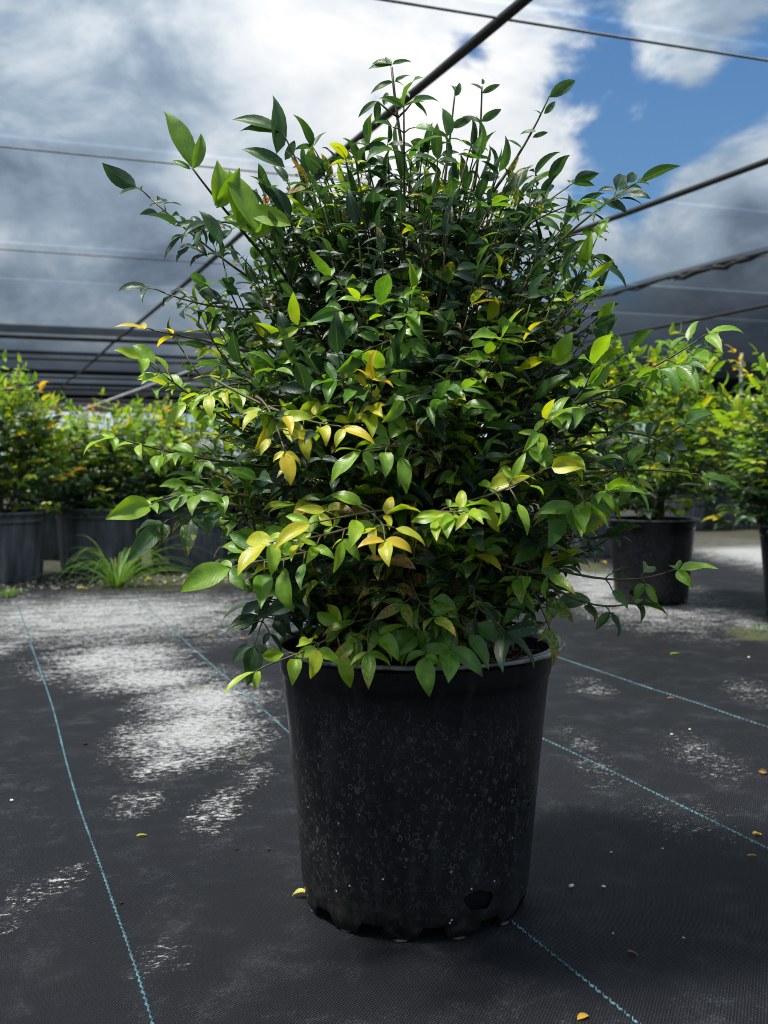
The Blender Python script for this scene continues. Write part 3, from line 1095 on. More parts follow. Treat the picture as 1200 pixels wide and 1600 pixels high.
def grow(pl, axis, tab, z_lo, z_hi, n_canes, n_sprays, soil_z, L, ages, spots, front=0.0, cane_r=0.10, low_big=lambda z: 1.0):
    """Canes from the soil, and sprays carried by them that fill the crown's profile."""
    r = pl.r
    canes = []
    for k in range(n_canes):
        a = r.uniform(0, 2 * math.pi)
        p0 = axis + Vector((math.cos(a), math.sin(a), 0)) * r.uniform(0.01, cane_r) + Vector((0, 0, soil_z - 0.02))
        zt = r.uniform(ease(z_lo, z_hi, 0.35), ease(z_lo, z_hi, 0.92))
        a2 = a + r.uniform(-0.5, 0.5)
        rad = profile(zt, tab) * r.uniform(0.25, 0.7)
        p2 = axis + Vector((math.cos(a2) * rad, math.sin(a2) * rad, zt))
        p1 = p0.lerp(p2, 0.5) + Vector((0, 0, 0.10)) - Vector((math.cos(a), math.sin(a), 0)) * 0.03
        canes.append(bez(p0, p1, p2, 12))
    allp = [(p, k, i) for k, c in enumerate(canes) for i, p in enumerate(c)]
    for q in range(n_sprays):
        z = ease(z_lo, z_hi, r.random() ** 0.92)
        a = r.uniform(0, 2 * math.pi)
        if front and r.random() < front:
            a = r.gauss(-math.pi / 2, 0.9)
        inner = r.random()
        rad = profile(z, tab) * (ease(0.30, 0.98, inner ** 0.6)) * (1 + r.uniform(-0.06, 0.08))
        h = (z - z_lo) / (z_hi - z_lo)
        el = R(ease(-8, 66, min(1, max(0, h)))) + r.uniform(-0.35, 0.35)
        out = Vector((math.cos(a), math.sin(a), 0))
        dirn = (out * math.cos(el) + Vector((0, 0, math.sin(el)))).normalized()
        tip = axis + out * rad + Vector((0, 0, z))
        ln = r.uniform(0.11, 0.20) * (L / 0.06)
        mid = tip - dirn * ln + Vector((0, 0, -0.02))
        best = min(allp, key=lambda t_: (t_[0] - mid).length + (0.5 if t_[0].z > mid.z + 0.02 else 0.0))
        b0 = best[0]
        ctrl = mid + Vector((0, 0, 0.01))
        pts = bez(b0, mid + (mid - b0) * 0.15, tip, 9)
        age, spot = ages(z, inner, r), spots(z, r)
        up = (Vector((0, 0, 1)) + out * r.uniform(0.15, 0.75)).normalized()
        pl.spray(pts, L * r.uniform(0.8, 1.15) * low_big(z), age, spot, r.choice((2, 3, 3)), up)
    return canes


# ------------------------------------------------------------------ the big shrub
PL = Plant(21)
AX = Vector((0.032, 1.69, 0))
TAB = [(0.36, 0.185), (0.41, 0.205), (0.457, 0.23), (0.557, 0.285), (0.656, 0.33), (0.756, 0.345), (0.855, 0.335), (0.955, 0.305), (1.054, 0.235), (1.12, 0.17), (1.17, 0.13), (1.25, 0.04)]


def hero_age_sun(z, inner, r):
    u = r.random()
    lime_p = 0.08 + (0.22 if 0.5 < z < 0.95 else 0.05) * inner  # outer sprays turn lime: young growth, plus sunlight painted into leaf colour
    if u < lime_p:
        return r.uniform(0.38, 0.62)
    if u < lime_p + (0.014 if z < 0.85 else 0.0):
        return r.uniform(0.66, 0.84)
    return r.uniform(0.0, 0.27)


def hero_spot(z, r):
    base = 0.44 if z < 0.75 else 0.25
    return max(0.0, min(1.0, r.gauss(base, 0.17)))


HCANES = grow(PL, AX, TAB, 0.49, 1.11, 20, 700, 0.385, 0.042, hero_age_sun, hero_spot, front=0.30, low_big=lambda z: 1.12 if z < 0.85 else 1.0)

HCANES += grow(PL, AX, TAB, 0.44, 0.60, 5, 110, 0.385, 0.052, lambda z, i, r: r.uniform(0.02, 0.30) if r.random() < 0.8 else r.uniform(0.4, 0.55), hero_spot, front=0.5, cane_r=0.12)
N_GROWN = len(PL.leaves)


def sprig(way, L, age, spot, nodes=3, Y0=1.6, Y1=None, up=None, dens=1.0, tipage=0.06):
    """A twig whose course is given by points on the shrub's near or far side."""
    Y1 = Y0 if Y1 is None else Y1
    n = len(way)
    pts = [at(px, py, ease(Y0, Y1, i / (n - 1))) for i, (px, py) in enumerate(way)]
    if n == 3:
        pts = bez(pts[0], pts[1] * 2 - (pts[0] + pts[2]) / 2, pts[2], 9)
    elif n == 2:
        pts = [pts[0].lerp(pts[1], k / 7) for k in range(8)]
    PL.spray(pts, L, age, spot, nodes, up, dens, 0.0022, tipage)


def big(px0, py0, px1, py1, Y, age, spot=0.1, var=None, n=None):
    a, b_ = at(px0, py0, Y), at(px1, py1, Y + 0.01)
    nn = n if n is not None else Vector((0.15, -0.75, 0.6))
    PL.leaf(a, b_ - a, nn, (b_ - a).length * 1.03, age, spot, var if var is not None else PL.r.choice(FLAT))


UPF = Vector((0, -0.45, 0.9)).normalized()
# tall shoot at the top, opposite pairs
SH = [(650, 330), (628, 230), (612, 105)]
p_ = [at(x, y, 1.69) for x, y in SH]
sh = bez(p_[0], p_[1] * 2 - (p_[0] + p_[2]) / 2, p_[2], 9)
PL.twig(sh, 0.0034, 0.0018, 6)
for (bx0, by0, ex0, ey0, lf) in ((622, 183, 590, 158, [(590, 158, 558, 182), (590, 158, 588, 196), (600, 165, 606, 140)]), (622, 183, 645, 158, [(645, 158, 692, 148), (645, 158, 670, 180), (640, 152, 628, 140)]),
                                 (639, 290, 600, 262, [(600, 262, 560, 285), (610, 268, 588, 240), (600, 262, 575, 255)]), (639, 290, 690, 242, [(690, 242, 730, 262), (670, 262, 640, 220), (690, 242, 720, 235)])):
    PL.twig([at(bx0, by0, 1.69), at((bx0 + ex0) / 2, (by0 + ey0) / 2 + 2, 1.68), at(ex0, ey0, 1.675)], 0.002, 0.0013)
    for l in lf:
        big(*l, 1.675, 0.30, 0.1, PL.r.choice(NARROW), Vector((0.1, -0.85, 0.65)))
for l in ((612, 102, 575, 105), (612, 100, 576, 92), (613, 101, 644, 93), (617, 128, 642, 112), (616, 127, 634, 132), (615, 128, 576, 142), (611, 104, 602, 86)):
    big(*l, 1.69, 0.33, 0.1, PL.r.choice(NARROW), Vector((0.1, -0.85, 0.65)))
# thin shoots beside it
for way, lf in (([(690, 320), (700, 240), (712, 135)], [(712, 150, 720, 128), (712, 145, 706, 128), (705, 200, 745, 178), (700, 215, 672, 200)]),
                ([(740, 300), (749, 220), (753, 135)], [(753, 140, 733, 125), (753, 132, 757, 120), (753, 146, 783, 130), (752, 190, 786, 168), (750, 192, 720, 178)]),
                ([(770, 300), (820, 225), (858, 150)], [(858, 152, 905, 120), (850, 178, 872, 155), (846, 180, 835, 168), (838, 205, 810, 205), (832, 215, 858, 205), (815, 232, 790, 215)]),
                ([(480, 330), (470, 270), (440, 205)], [(432, 240, 433, 143), (445, 262, 378, 228), (437, 205, 362, 172), (438, 208, 372, 198), (445, 250, 465, 215), (468, 270, 490, 232)])):
    pp = [at(x, y, 1.66) for x, y in way]
    PL.twig(bez(pp[0], pp[1] * 2 - (pp[0] + pp[2]) / 2, pp[2], 9), 0.0026, 0.0012, 5)
    for l in lf:
        big(*l, 1.655, 0.30, 0.15, PL.r.choice(NARROW + [14, 15]), Vector((0.45, -0.6, 0.25)))
for q in range(13):            # upright shoots that thin the crown out against the sky
    a_, rr_ = PL.r.uniform(0, 6.283), 0.22 * math.sqrt(PL.r.random())
    p0 = AX + Vector((math.cos(a_) * rr_ * 0.6, math.sin(a_) * rr_ * 0.6, 0.95))
    p2 = AX + Vector((math.cos(a_) * rr_ * 1.6, math.sin(a_) * rr_ * 1.6, PL.r.uniform(1.07, 1.17) - rr_ * 0.25))
    PL.spray(bez(p0, (p0 + p2) / 2 + Vector((0, 0, 0.03)), p2, 8), 0.046, PL.r.choice((0.1, 0.16, 0.24, 0.32)), 0.2, PL.r.choice((3, 4)), Vector((math.cos(a_) * 0.4, math.sin(a_) * 0.4 - 0.2, 0.9)).normalized(), 0.85)
# big backlit leaves, upper left
PL.twig(bez(at(430, 420, 1.55), at(350, 330, 1.48), at(300, 262, 1.47), 8), 0.0026, 0.0013)
PL.twig(bez(at(450, 440, 1.55), at(420, 390, 1.48), at(385, 350, 1.47), 8), 0.0026, 0.0013)
for l, ag, vv in (((300, 262, 260, 168), 0.47, 16), ((301, 264, 322, 204), 0.49, 15), ((298, 265, 267, 248), 0.43, 14), ((336, 322, 343, 248), 0.55, 16), ((338, 325, 378, 262), 0.54, 16), ((372, 350, 362, 262), 0.57, 16), ((402, 362, 352, 258), 0.55, 16),
                  ((455, 352, 375, 322), 0.57, 16), ((400, 365, 345, 330), 0.53, 15), ((395, 372, 440, 335), 0.51, 15), ((345, 385, 315, 318), 0.3, 15)):
    big(*l, 1.47, ag, 0.1, vv, Vector((0.6, -0.75, -0.1)))
# shoots reaching out to the left
sprig([(400, 440), (330, 390), (235, 310)], 0.045, 0.16, 0.2, 4, 1.62, 1.6, UPF, tipage=0.05)
sprig([(430, 480), (345, 480), (258, 458)], 0.042, 0.12, 0.2, 4, 1.62, 1.58, UPF)
sprig([(430, 560), (330, 535), (240, 516)], 0.040, 0.70, 0.35, 2, 1.6, 1.55, UPF, 0.8, 0.15)
sprig([(450, 720), (330, 640), (235, 570)], 0.043, 0.50, 0.15, 5, 1.55, 1.45, UPF)
sprig([(420, 730), (310, 715), (195, 688)], 0.045, 0.52, 0.15, 4, 1.55, 1.42, UPF)
sprig([(440, 790), (340, 770), (255, 782)], 0.052, 0.46, 0.2, 3, 1.5, 1.4, UPF)
sprig([(430, 800), (340, 790), (270, 810)], 0.055, 0.22, 0.45, 2, 1.5, 1.42, UPF)
sprig([(430, 610), (370, 600), (310, 620)], 0.045, 0.62, 0.3, 3, 1.52, 1.45, UPF)
sprig([(460, 400), (370, 350), (300, 360)], 0.048, 0.2, 0.2, 3, 1.6, 1.58, UPF)
# shoots to the right
sprig([(850, 400), (930, 330), (985, 292)], 0.050, 0.16, 0.15, 4, 1.64, 1.62, UPF)
sprig([(820, 430), (880, 400), (925, 405)], 0.048, 0.16, 0.2, 3, 1.62, 1.6, UPF)
sprig([(860, 540), (885, 480), (900, 440)], 0.045, 0.48, 0.25, 2, 1.55, 1.55, UPF)
sprig([(860, 650), (990, 590), (1090, 532)], 0.052, 0.46, 0.35, 4, 1.55, 1.5, UPF)
sprig([(840, 640), (950, 620), (1060, 575)], 0.045, 0.36, 0.3, 3, 1.6, 1.6, UPF)
sprig([(850, 690), (960, 675), (1030, 690)], 0.045, 0.2, 0.3, 3, 1.6, 1.6, UPF, 0.8)
sprig([(850, 750), (980, 735), (1075, 740)], 0.045, 0.44, 0.55, 3, 1.55, 1.52, UPF, 0.85)
sprig([(850, 720), (960, 715), (1055, 672)], 0.045, 0.3, 0.3, 2, 1.58, 1.55, UPF, 0.8)
sprig([(840, 880), (950, 905), (1040, 895)], 0.042, 0.40, 0.3, 2, 1.5, 1.48, UPF, 0.8)
sprig([(840, 900), (910, 940), (975, 945)], 0.042, 0.24, 0.45, 2, 1.5, 1.48, UPF, 0.8)
sprig([(800, 660), (880, 640), (920, 590)], 0.055, 0.50, 0.15, 3, 1.5, 1.42, UPF)
sprig([(820, 780), (880, 790), (930, 775)], 0.058, 0.46, 0.3, 3, 1.48, 1.4, UPF)
# yellow and lime sprays on the near side
FR = Vector((0, -0.75, 0.75)).normalized()
sprig([(330, 590), (430, 640), (520, 665)], 0.040, 0.68, 0.3, 4, 1.45, 1.34, FR)
sprig([(400, 620), (420, 640), (440, 690)], 0.038, 0.72, 0.25, 3, 1.42, 1.34, FR)
sprig([(560, 660), (575, 640), (580, 610)], 0.037, 0.74, 0.3, 3, 1.4, 1.36, FR)
sprig([(650, 790), (580, 800), (500, 815)], 0.048, 0.64, 0.38, 3, 1.38, 1.30, FR)
sprig([(560, 790), (590, 810), (600, 830)], 0.046, 0.72, 0.42, 2, 1.36, 1.30, FR)
sprig([(640, 790), (530, 830), (445, 845)], 0.050, 0.60, 0.28, 3, 1.38, 1.30, FR)
sprig([(560, 850), (470, 865), (390, 880)], 0.055, 0.44, 0.3, 3, 1.40, 1.32, FR)
sprig([(690, 790), (760, 775), (835, 742)], 0.044, 0.62, 0.15, 4, 1.38, 1.32, FR)
sprig([(640, 800), (690, 800), (720, 800)], 0.048, 0.60, 0.25, 3, 1.38, 1.30, FR)
sprig([(690, 720), (640, 700), (590, 700)], 0.049, 0.48, 0.2, 3, 1.40, 1.34, FR)
sprig([(780, 720), (830, 690), (850, 665)], 0.049, 0.54, 0.15, 3, 1.42, 1.36, FR)
sprig([(560, 520), (620, 500), (640, 470)], 0.042, 0.44, 0.15, 3, 1.45, 1.40, FR)
sprig([(580, 600), (560, 500), (530, 445)], 0.042, 0.42, 0.1, 3, 1.46, 1.42, FR)
sprig([(690, 520), (650, 520), (590, 540)], 0.042, 0.42, 0.15, 3, 1.44, 1.38, FR)
sprig([(720, 560), (690, 600), (650, 620)], 0.042, 0.40, 0.2, 3, 1.42, 1.36, FR)
sprig([(620, 640), (590, 620), (540, 600)], 0.042, 0.36, 0.3, 3, 1.42, 1.37, FR)
sprig([(560, 930), (540, 980), (430, 1035)], 0.047, 0.60, 0.2, 4, 1.48, 1.38, FR)
sprig([(600, 930), (580, 970), (575, 1005)], 0.047, 0.46, 0.62, 3, 1.46, 1.40, FR)
sprig([(640, 930), (660, 970), (665, 1000)], 0.050, 0.44, 0.2, 3, 1.46, 1.41, FR)
sprig([(690, 920), (710, 960), (710, 990)], 0.067, 0.36, 0.12, 2, 1.46, 1.41, FR)
sprig([(800, 880), (830, 920), (850, 960)], 0.050, 0.36, 0.58, 2, 1.50, 1.46, FR)
sprig([(780, 880), (810, 890), (835, 895)], 0.052, 0.44, 0.62, 2, 1.46, 1.42, FR)
sprig([(640, 900), (650, 930), (665, 950)], 0.049, 0.42, 0.62, 2, 1.44, 1.40, FR)
sprig([(750, 890), (740, 930), (760, 960)], 0.062, 0.10, 0.45, 2, 1.46, 1.42, FR)
sprig([(480, 900), (430, 940), (405, 985)], 0.050, 0.18, 0.2, 3, 1.58, 1.52, FR)

# the ends of the pot's rim stay clear, and nothing grows through the pot's wall
keep = []
for li_, l in enumerate(PL.leaves):
    if li_ >= N_GROWN:
        keep.append(l)
        continue
    tip = l[1] + l[3] * l[5]
    m_ = (l[1] + tip) / 2
    dx, dr_ = abs(m_.x - POT_C.x), math.hypot(tip.x - POT_C.x, tip.y - POT_C.y)
    if m_.z < 0.455 and dx > 0.18 and m_.y < 1.78:
        continue
    if tip.z < 0.43 and dr_ < 0.24 and l[1].z < 0.47 and PL.r.random() < 0.35:
        continue
    if tip.z < 0.40 and dr_ < 0.235:
        continue
    keep.append(l)
PL.leaves = keep
# which leaves show largest from where the photographer stood: those become leaves of their own
V_, C_ = PL.arrays()
nl = V_.shape[0]
P_ = V_.reshape(-1, 3) - np.array([0, 0, CAM_H])
cp, sp_ = math.cos(PITCH), math.sin(PITCH)
zc = P_[:, 1] * cp - P_[:, 2] * sp_
yc = P_[:, 1] * sp_ + P_[:, 2] * cp
ppx, ppy = 600 + F * P_[:, 0] / zc, 800 - F * yc / zc
cell = 6
ci = np.clip((ppx / cell).astype(int), 0, 1200 // cell) + (1200 // cell + 1) * np.clip((ppy / cell).astype(int), 0, 1600 // cell)
zb = np.full((1200 // cell + 1) * (1600 // cell + 2), 1e9)
np.minimum.at(zb, ci, zc)
vis = (zc < zb[ci] + 0.012).reshape(nl, -1).mean(1)
px2, py2 = ppx.reshape(nl, NU, NV), ppy.reshape(nl, NU, NV)
ax_, ay_ = px2[:, 1:, 1:] - px2[:, :-1, :-1], py2[:, 1:, 1:] - py2[:, :-1, :-1]
bx_, by_ = px2[:, :-1, 1:] - px2[:, 1:, :-1], py2[:, :-1, 1:] - py2[:, 1:, :-1]
area = 0.5 * np.abs(ax_ * by_ - ay_ * bx_).sum((1, 2))
order = np.argsort(-(area * vis))
single = set(order[:300].tolist())
print('leaves', nl, 'smallest single leaf area', (area * vis)[order[299]])

shrub = tag(empty('nandina_shrub', AX + Vector((0, 0, 0.38))), 'big leafy evergreen shrub with lime and yellow sprays in the foreground pot', 'shrub', 'potted shrubs')
org = shrub.location.copy()
for i in sorted(single):
    var, p, x, y, z, L, age, rn, spt = PL.leaves[i]
    o = link_mesh('leaf', LEAF_MESH[var], shrub)
    mtx = Matrix((x * L, y * L, z * L)).transposed().to_4x4()
    mtx.translation = p - org
    o.matrix_local = mtx
    o.color = (age, rn, spt, 1)
rest = np.array([i for i in range(nl) if i not in single])
fo = link_mesh('foliage', PL.foliage_mesh(rest, org), shrub)
fo['kind'] = 'stuff'
for c in HCANES:
    n = len(c)
    v_, f_ = tube_geo([p - org for p in c], [ease(0.0065, 0.0022, i / (n - 1)) for i in range(n)], 7)
    mesh_obj('stem', v_, f_, M_STEM, shrub)
tv, tf = [], []
for (v_, f_) in PL.twigs:
    b0 = len(tv)
    tv += [p - org for p in v_]
    tf += [tuple(b0 + i for i in f) for f in f_]
tw = mesh_obj('twigs', tv, tf, M_TWIG, shrub)
tw['kind'] = 'stuff'

# potting soil and bark chips in the big pot
sr = random.Random(5)
sv, sf = [], []
rings = 14
for i in range(rings + 1):
    for k in range(48):
        rr = 0.2035 * i / rings
        a = 2 * math.pi * k / 48
        sv.append((rr * math.cos(a), rr * math.sin(a), 0.378 + (sr.uniform(-0.004, 0.004) if i else 0) - 0.006 * (i / rings) ** 2))
for i in range(rings):
    for k in range(48):
        k2 = (k + 1) % 48
        sf.append((i * 48 + k, i * 48 + k2, (i + 1) * 48 + k2, (i + 1) * 48 + k))
soil = mesh_obj('potting_soil', sv, sf, M_SOIL)
soil.location = POT_C
tag(soil, 'dark potting soil filling the big black pot', 'soil', None, 'stuff')


def chips(n, rad, place, size, seed):
    r = random.Random(seed)
    v, f = [], []
    for _ in range(n):
        c, s_ = place(r), r.uniform(*size)
        m = Euler((r.uniform(-0.6, 0.6), r.uniform(-0.6, 0.6), r.uniform(0, 6.3))).to_matrix()
        b0 = len(v)
        dims = Vector((s_, s_ * r.uniform(0.35, 0.7), s_ * r.uniform(0.15, 0.35)))
        for sx in (-1, 1):
            for sy in (-1, 1):
                for sz in (-1, 1):
                    q = Vector((sx * dims.x * r.uniform(0.5, 1), sy * dims.y * r.uniform(0.5, 1), sz * dims.z * r.uniform(0.6, 1)))
                    v.append(c + m @ q)
        for q in ((0, 1, 3, 2), (4, 6, 7, 5), (0, 4, 5, 1), (2, 3, 7, 6), (0, 2, 6, 4), (1, 5, 7, 3)):
            f.append(tuple(b0 + i for i in q))
    return v, f


def in_pot(r):
    a, rr = r.uniform(0, 6.283), 0.198 * math.sqrt(r.random())
    return Vector((rr * math.cos(a), rr * math.sin(a), 0.377 + r.uniform(0, 0.008)))


v_, f_ = chips(900, 0.2, in_pot, (0.003, 0.010), 8)
mul = tag(mesh_obj('bark_mulch', v_, f_, M_BARK, smooth=False), 'brown bark chips covering the soil of the big pot', 'mulch', None, 'stuff')
mul.location = POT_C

# ------------------------------------------------------------------ shrubs and pots behind
def bg_age_sun(z, inner, r):
    h = (z - 0.38) / 0.75
    u = r.random()
    if u < 0.14 + 0.78 * max(0.0, min(1.0, (h - 0.15) * 1.25)):  # lime tops, dark base: young flush plus high-sun shading painted into colour
        return r.uniform(0.44, 0.64) if r.random() < 0.97 else r.uniform(0.72, 0.92)
    return r.uniform(0.05, 0.32)


def bg_spot(z, r):
    return max(0.0, min(0.7, r.gauss(0.25, 0.15)))


def bg_shrub(seed, tab, hi, n):
    pl = Plant(seed)
    canes = grow(pl, Vector((0, 0, 0)), tab, 0.40, hi, 9, n, 0.37, 0.062, bg_age_sun, bg_spot)
    for q in range(7):            # a few shoots that rise above the crown
        a, rr = pl.r.uniform(0, 6.28), pl.r.uniform(0.02, 0.2)
        p0 = Vector((math.cos(a) * rr, math.sin(a) * rr, hi - 0.12))
        p2 = p0 * 1.0 + Vector((math.cos(a) * 0.06, math.sin(a) * 0.06, pl.r.uniform(0.12, 0.24)))
        pl.spray(bez(p0, (p0 + p2) / 2 + Vector((0.01, 0, 0.02)), p2, 7), 0.05, pl.r.choice((0.48, 0.52, 0.58, 0.58, 0.8)), 0.2, 3, Vector((0, -0.4, 1)).normalized())
    root = empty('nandina_shrub')
    fol = link_mesh('foliage', pl.foliage_mesh(), root)
    fol['kind'] = 'stuff'
    for c in canes:
        n_ = len(c)
        v_, f_ = tube_geo(c, [ease(0.007, 0.0025, i / (n_ - 1)) for i in range(n_)], 6)
        mesh_obj('stem', v_, f_, M_STEM, root)
    tv, tf = [], []
    for (v_, f_) in pl.twigs:
        b0 = len(tv)
        tv += v_
        tf += [tuple(b0 + i for i in f) for f in f_]
    mesh_obj('twigs', tv, tf, M_TWIG, root)['kind'] = 'stuff'
    return root


TB1 = [(0.34, 0.26), (0.45, 0.31), (0.60, 0.34), (0.80, 0.33), (0.95, 0.27), (1.08, 0.15), (1.2, 0.05)]
TB2 = [(0.34, 0.25), (0.45, 0.32), (0.62, 0.37), (0.80, 0.36), (0.98, 0.30), (1.12, 0.18), (1.25, 0.06)]
TB3 = [(0.34, 0.24), (0.45, 0.29), (0.60, 0.32), (0.75, 0.30), (0.88, 0.22), (1.0, 0.10), (1.1, 0.05)]
protos = [bg_shrub(31, TB1, 1.04, 230), bg_shrub(32, TB2, 1.10, 250), bg_shrub(33, TB3, 0.92, 210)]
used = [False] * 3
fp = None
rp_ = None


def potted(px, Y, kind, proto, rz, scale, pot_label, shrub_label, x=None):
    global fp, rp_
    X = (px - 600) / F * Y if x is None else x
    if kind == 'fluted':
        if fp is None:
            fp = fluted_pot((0, 0, 0), 0)
            p = fp
        else:
            p = copy_tree(fp)
        zoff = 0.0
    else:
        p = copy_tree(hero)
        zoff = 0.0
    p.location = (X, Y, 0.001)
    p.rotation_euler = (0, 0, rz)
    tag(p, pot_label, 'plant pot', 'nursery pots')
    if kind != 'fluted':
        so = soil.copy()
        col.objects.link(so)
        so.location = (X, Y, 0.001)
        tag(so, 'dark soil inside the ' + pot_label, 'soil', None, 'stuff')
    if not used[proto]:
        s_ = protos[proto]
        used[proto] = True
    else:
        s_ = copy_tree(protos[proto])
    s_.location = (X, Y, 0.02 + zoff)
    s_.rotation_euler = (0, 0, rz * 1.7 + 0.4)
    s_.scale = scale if isinstance(scale, tuple) else (scale,) * 3
    tag(s_, shrub_label, 'shrub', 'potted shrubs')


potted(-4, 6.25, 'fluted', 1, 0.3, (1.2, 1.2, 1.0), 'dusty grey pot cut by the left edge of the picture', 'tall dark-based shrub at the left edge with bright leafy top')
potted(157, 6.75, 'fluted', 0, 1.1, (1.15, 1.15, 0.92), 'fluted dark pot right behind the grass tuft', 'yellow-green shrub with orange shoots in the pot behind the grass tuft')
potted(297, 6.95, 'fluted', 2, 2.3, (1.15, 1.15, 1.02), 'dark pot beside the grass tuft, second from the left-edge pot', 'low lime shrub just left of the big shrub')
potted(424, 7.15, 'fluted', 0, 3.4, 0.98, 'dark pot half hidden by the lower left leaves of the big shrub', 'shrub mostly hidden behind the left flank of the big shrub')
potted(1019, 5.30, 'round', 1, 0.9, (1.2, 1.2, 1.04), 'round black pot standing alone to the right of the big shrub', 'shrub in the lone round pot right of the big shrub')
potted(1266, 4.75, 'round', 0, 4.4, (1.35, 1.35, 1.0), 'black pot cut by the right edge of the picture', 'orange-tipped shrub cut by the right edge of the picture')
potted(905, 7.9, 'fluted', 1, 5.0, (1.1, 1.1, 1.05), 'dark pot in shade behind the lone round pot', 'shrub behind the lone round pot, close to the big shrub')
potted(1135, 11.2, 'fluted', 1, 1.9, (1.3, 1.3, 1.12), 'far dusty pot seen between the lone pot and the right edge', 'far shrub over the dusty pot near the right edge')
potted(1215, 11.6, 'fluted', 0, 2.9, 1.05, 'far pot behind the shrub at the right edge', 'far shrub behind the one cut by the right edge')
potted(1060, 10.9, 'fluted', 0, 0.2, 1.05, 'far pot hidden behind the lone round pot', 'far shrub peeping over the lone round pot')
potted(545, 7.4, 'fluted', 1, 0.6, 0.95, 'pot standing directly behind the big black pot', 'shrub standing directly behind the big shrub')
potted(70, 7.75, 'fluted', 2, 2.0, 1.0, 'pot in the second row behind the left-edge shrub', 'shrub in the second row behind the left-edge shrub')
potted(235, 8.7, 'fluted', 1, 4.0, (1.0, 1.0, 0.95), 'pot in the second row between two left shrubs', 'shrub in the second row with shoots over the left gap')

# ------------------------------------------------------------------ weeds
def tuft(name, px, py, blades, length, seed, label, spread=1.0, width=0.006, long_px=()):
    r = random.Random(seed)
    c = on_z(px, py, 0)
    root = tag(empty(name, (c.x, c.y, 0)), label, 'weed')
    for q in range(blades):
        a = r.uniform(0, 6.283)
        if q < len(long_px):
            a, L_, el = long_px[q]
        else:
            L_ = length * r.uniform(0.45, 1.0)
            el = r.uniform(0.5, 1.35)
        out = Vector((math.cos(a), math.sin(a), 0))
        p0 = out * r.uniform(0.0, 0.035)
        p1 = p0 + (out * math.cos(el) + Vector((0, 0, math.sin(el)))) * L_ * 0.6
        p2 = p1 + (out * (0.55 * spread) + Vector((0, 0, -0.35 - 0.3 * r.random()))) * L_ * 0.6
        p2.z = max(p2.z, 0.01)
        cv = bez(p0, p1, p2, 8)
        side = out.cross(Vector((0, 0, 1)))
        v, f = [], []
        for i, p in enumerate(cv):
            t_ = i / 7
            w_ = width * (1 - t_ ** 2.2) * (0.55 + 0.9 * t_ * (1 - t_)) + 0.0003
            v += [p - side * w_ + Vector((0, 0, w_ * 0.4)), p, p + side * w_ + Vector((0, 0, w_ * 0.4))]
        for i in range(7):
            for j in range(2):
                f.append((i * 3 + j, i * 3 + j + 1, (i + 1) * 3 + j + 1, (i + 1) * 3 + j))
        mesh_obj('blade', v, f, M_BLADE, root)


tuft('grass_tuft', 182, 917, 80, 0.66, 3, 'arching grass tuft growing before the left pots', 1.2, 0.0045,
     ((2.6, 0.72, 1.25), (0.1, 0.85, 1.0), (-0.35, 0.80, 0.9), (2.9, 0.6, 0.8), (0.0, 0.7, 1.0)))
tuft('grass_tuft', 12, 932, 34, 0.12, 5, 'small low weed at the left edge below the dusty pot', 0.8, 0.004)
tuft('grass_tuft', 341, 902, 22, 0.10, 6, 'tiny green weed at the foot of the left row near the big shrub', 0.8, 0.005)
tuft('grass_tuft', 1190, 985, 14, 0.05, 9, 'tiny weed on the cloth at the right edge', 0.8, 0.004)
tuft('grass_tuft', 238, 897, 20, 0.16, 11, 'short yellowish weed between two left pots', 0.8, 0.004)

# ------------------------------------------------------------------ litter
def fallen(px, py, L, rz, age, spot, label, var, roll=0.0, lift=0.004):
    c = on_z(px, py, 0)
    o = link_mesh('fallen_leaf', LEAF_MESH[var])
    mt = Euler((0.1, roll, rz)).to_matrix()
    low = min((mt @ Vector(v)).z for v in VARR[var].tolist()) * L
    o.location = (c.x, c.y, ground_height(c.x, c.y) - low + 0.001)
    o.rotation_euler = (0.1, roll, rz)
    o.scale = (L, L, L)
    o.color = (age, random.Random(px).random(), spot, 1)
    tag(o, label, 'leaf', 'fallen leaves')


fallen(213, 1309, 0.022, -1.1, 0.74, 0.3, 'small yellow leaf lying alone on the cloth beside the left blue thread', 15)
fallen(480, 1403, 0.028, 1.4, 0.74, 0.45, 'olive-yellow leaf against the foot of the big pot', 4)
fallen(1176, 1308, 0.022, -1.0, 0.86, 0.5, 'orange leaf on a blue thread near the right edge', 3)
fallen(1190, 1308, 0.016, 0.6, 0.84, 0.4, 'orange leaf scrap touching the leaf on the right blue thread', 6)
fallen(1167, 1340, 0.022, -1.4, 0.97, 0.5, 'reddish leaf scrap just below the right blue thread', 15)
fallen(902, 1597, 0.020, -1.0, 0.9, 0.45, 'orange leaf at the bottom edge of the picture', 5)
fallen(324, 997, 0.030, -1.3, 0.72, 0.2, 'pale yellow leaf on the cloth left of the big pot', 2)
fallen(375, 1000, 0.026, -1.3, 0.97, 0.4, 'reddish leaf close to the left of the big pot rim', 15)
fallen(1042, 1092, 0.026, -1.4, 0.98, 0.5, 'brown-pink leaf on the upper right blue thread', 14)
fallen(1047, 1023, 0.040, -1.2, 0.55, 0.3, 'pale green leaf on the cloth below the lone round pot', 16)
fallen(1185, 1210, 0.026, -1.5, 0.93, 0.85, 'curled pale leaf at the right edge', 7, 0.8)
fallen(942, 968, 0.034, -1.3, 0.74, 0.3, 'yellowish leaf on the cloth in front of the lone round pot', 15)
fallen(940, 882, 0.06, -0.8, 0.78, 0.4, 'yellow leaf at the foot of the lone round pot', 2)
fallen(1105, 868, 0.05, -1.5, 0.7, 0.2, 'pale leaf on the bright ground right of the lone pot', 16)
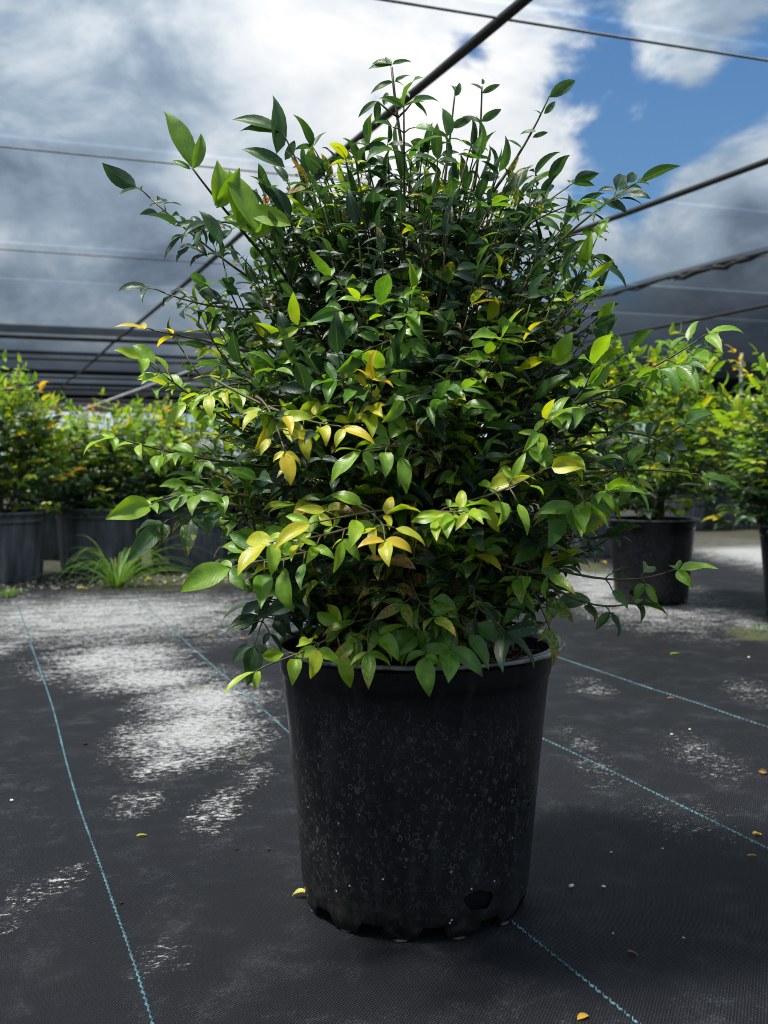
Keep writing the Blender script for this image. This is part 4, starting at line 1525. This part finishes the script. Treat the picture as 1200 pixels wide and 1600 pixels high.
fallen(120, 921, 0.06, -1.3, 0.76, 0.2, 'yellow leaf under the grass tuft', 15)
fallen(236, 909, 0.06, 0.9, 0.76, 0.2, 'yellow leaf right of the grass tuft', 2)
fallen(980, 1489, 0.018, -2.4, 0.02, 1.0, 'dark shrivelled leaf on the cloth right of the pot foot', 9)


def stone(name, px, py, s_, mat, label, cat, grp, seed):
    r = random.Random(seed)
    bm = bmesh.new()
    bmesh.ops.create_icosphere(bm, subdivisions=2, radius=1)
    ph = [r.uniform(0, 6.28) for _ in range(6)]
    for v in bm.verts:
        c = v.co
        v.co = Vector((c.x * 1.25, c.y * 0.85, c.z * 0.55)) * (1 + 0.14 * math.sin(3 * c.x + ph[0]) + 0.12 * math.sin(4 * c.y + ph[1]) + 0.1 * math.sin(5 * c.z + ph[2]))
    me = bpy.data.meshes.new(name)
    bm.to_mesh(me)
    bm.free()
    me.materials.append(mat)
    me.polygons.foreach_set('use_smooth', [True] * len(me.polygons))
    o = link_mesh(name, me)
    c = on_z(px, py, 0)
    o.location = (c.x, c.y, ground_height(c.x, c.y) + s_ * 0.45)
    o.rotation_euler = (0, 0, r.uniform(0, 6.28))
    o.scale = (s_,) * 3
    tag(o, label, cat, grp)


for i, (px, py, s_, lb) in enumerate(((893, 1385, 0.0042, 'white pebble right of the big pot, the larger of a pair'), (943, 1386, 0.0034, 'white pebble right of the big pot, the smaller of a pair'),
                                      (18, 1250, 0.0036, 'white pebble near the left edge beside the blue thread'), (1170, 1028, 0.004, 'white pebble near the right edge above the blue thread'),
                                      (1050, 1148, 0.003, 'small pale pebble between the two right blue threads'), (1078, 1140, 0.003, 'small pale pebble just right of another between the right threads'),
                                      (955, 1332, 0.002, 'tiny white grit grain right of the big pot'), (1035, 1326, 0.002, 'tiny white grit grain below the middle right thread'),
                                      (1068, 1467, 0.0018, 'tiny white grit grain low at the right'), (958, 1460, 0.0016, 'tiny white grit grain beside the lower blue thread'))):
    stone('pebble', px, py, s_, M_PEBBLE, lb, 'pebble', 'white pebbles on the cloth', 50 + i)
for i, (px, py, s_, lb) in enumerate(((133, 1163, 0.005, 'dark bark crumb beside the left blue thread'), (402, 1228, 0.004, 'dark bark crumb left of the big pot'), (370, 1327, 0.003, 'dark bark crumb left of the pot foot'),
                                      (420, 1328, 0.003, 'dark bark crumb nearest the pot foot at left'), (190, 1409, 0.003, 'dark bark crumb right of the lower left blue thread'), (32, 1043, 0.005, 'dark bark crumb near the left edge by the chalk stains'))):
    stone('bark_crumb', px, py, s_, M_CRUMB, lb, 'bark crumb', 'bark crumbs on the cloth', 80 + i)


# gravel and crumbs swept against the left row of pots
def along_row(r):
    t_ = r.random()
    c = on_z(ease(-60, 440, t_), ease(918, 900, t_) + r.uniform(-10, 9), 0)
    return Vector((c.x, c.y, 0.004))


v_, f_ = chips(700, 0.2, along_row, (0.004, 0.014), 9)
M_GRAVEL = noisy('gravel', (0.06, 0.055, 0.045), (0.42, 0.40, 0.34), 25.0, 0.8, 0.3)
tag(mesh_obj('gravel', v_, f_, M_GRAVEL, smooth=False), 'gravel and crumbs along the foot of the left pots', 'gravel', None, 'stuff')
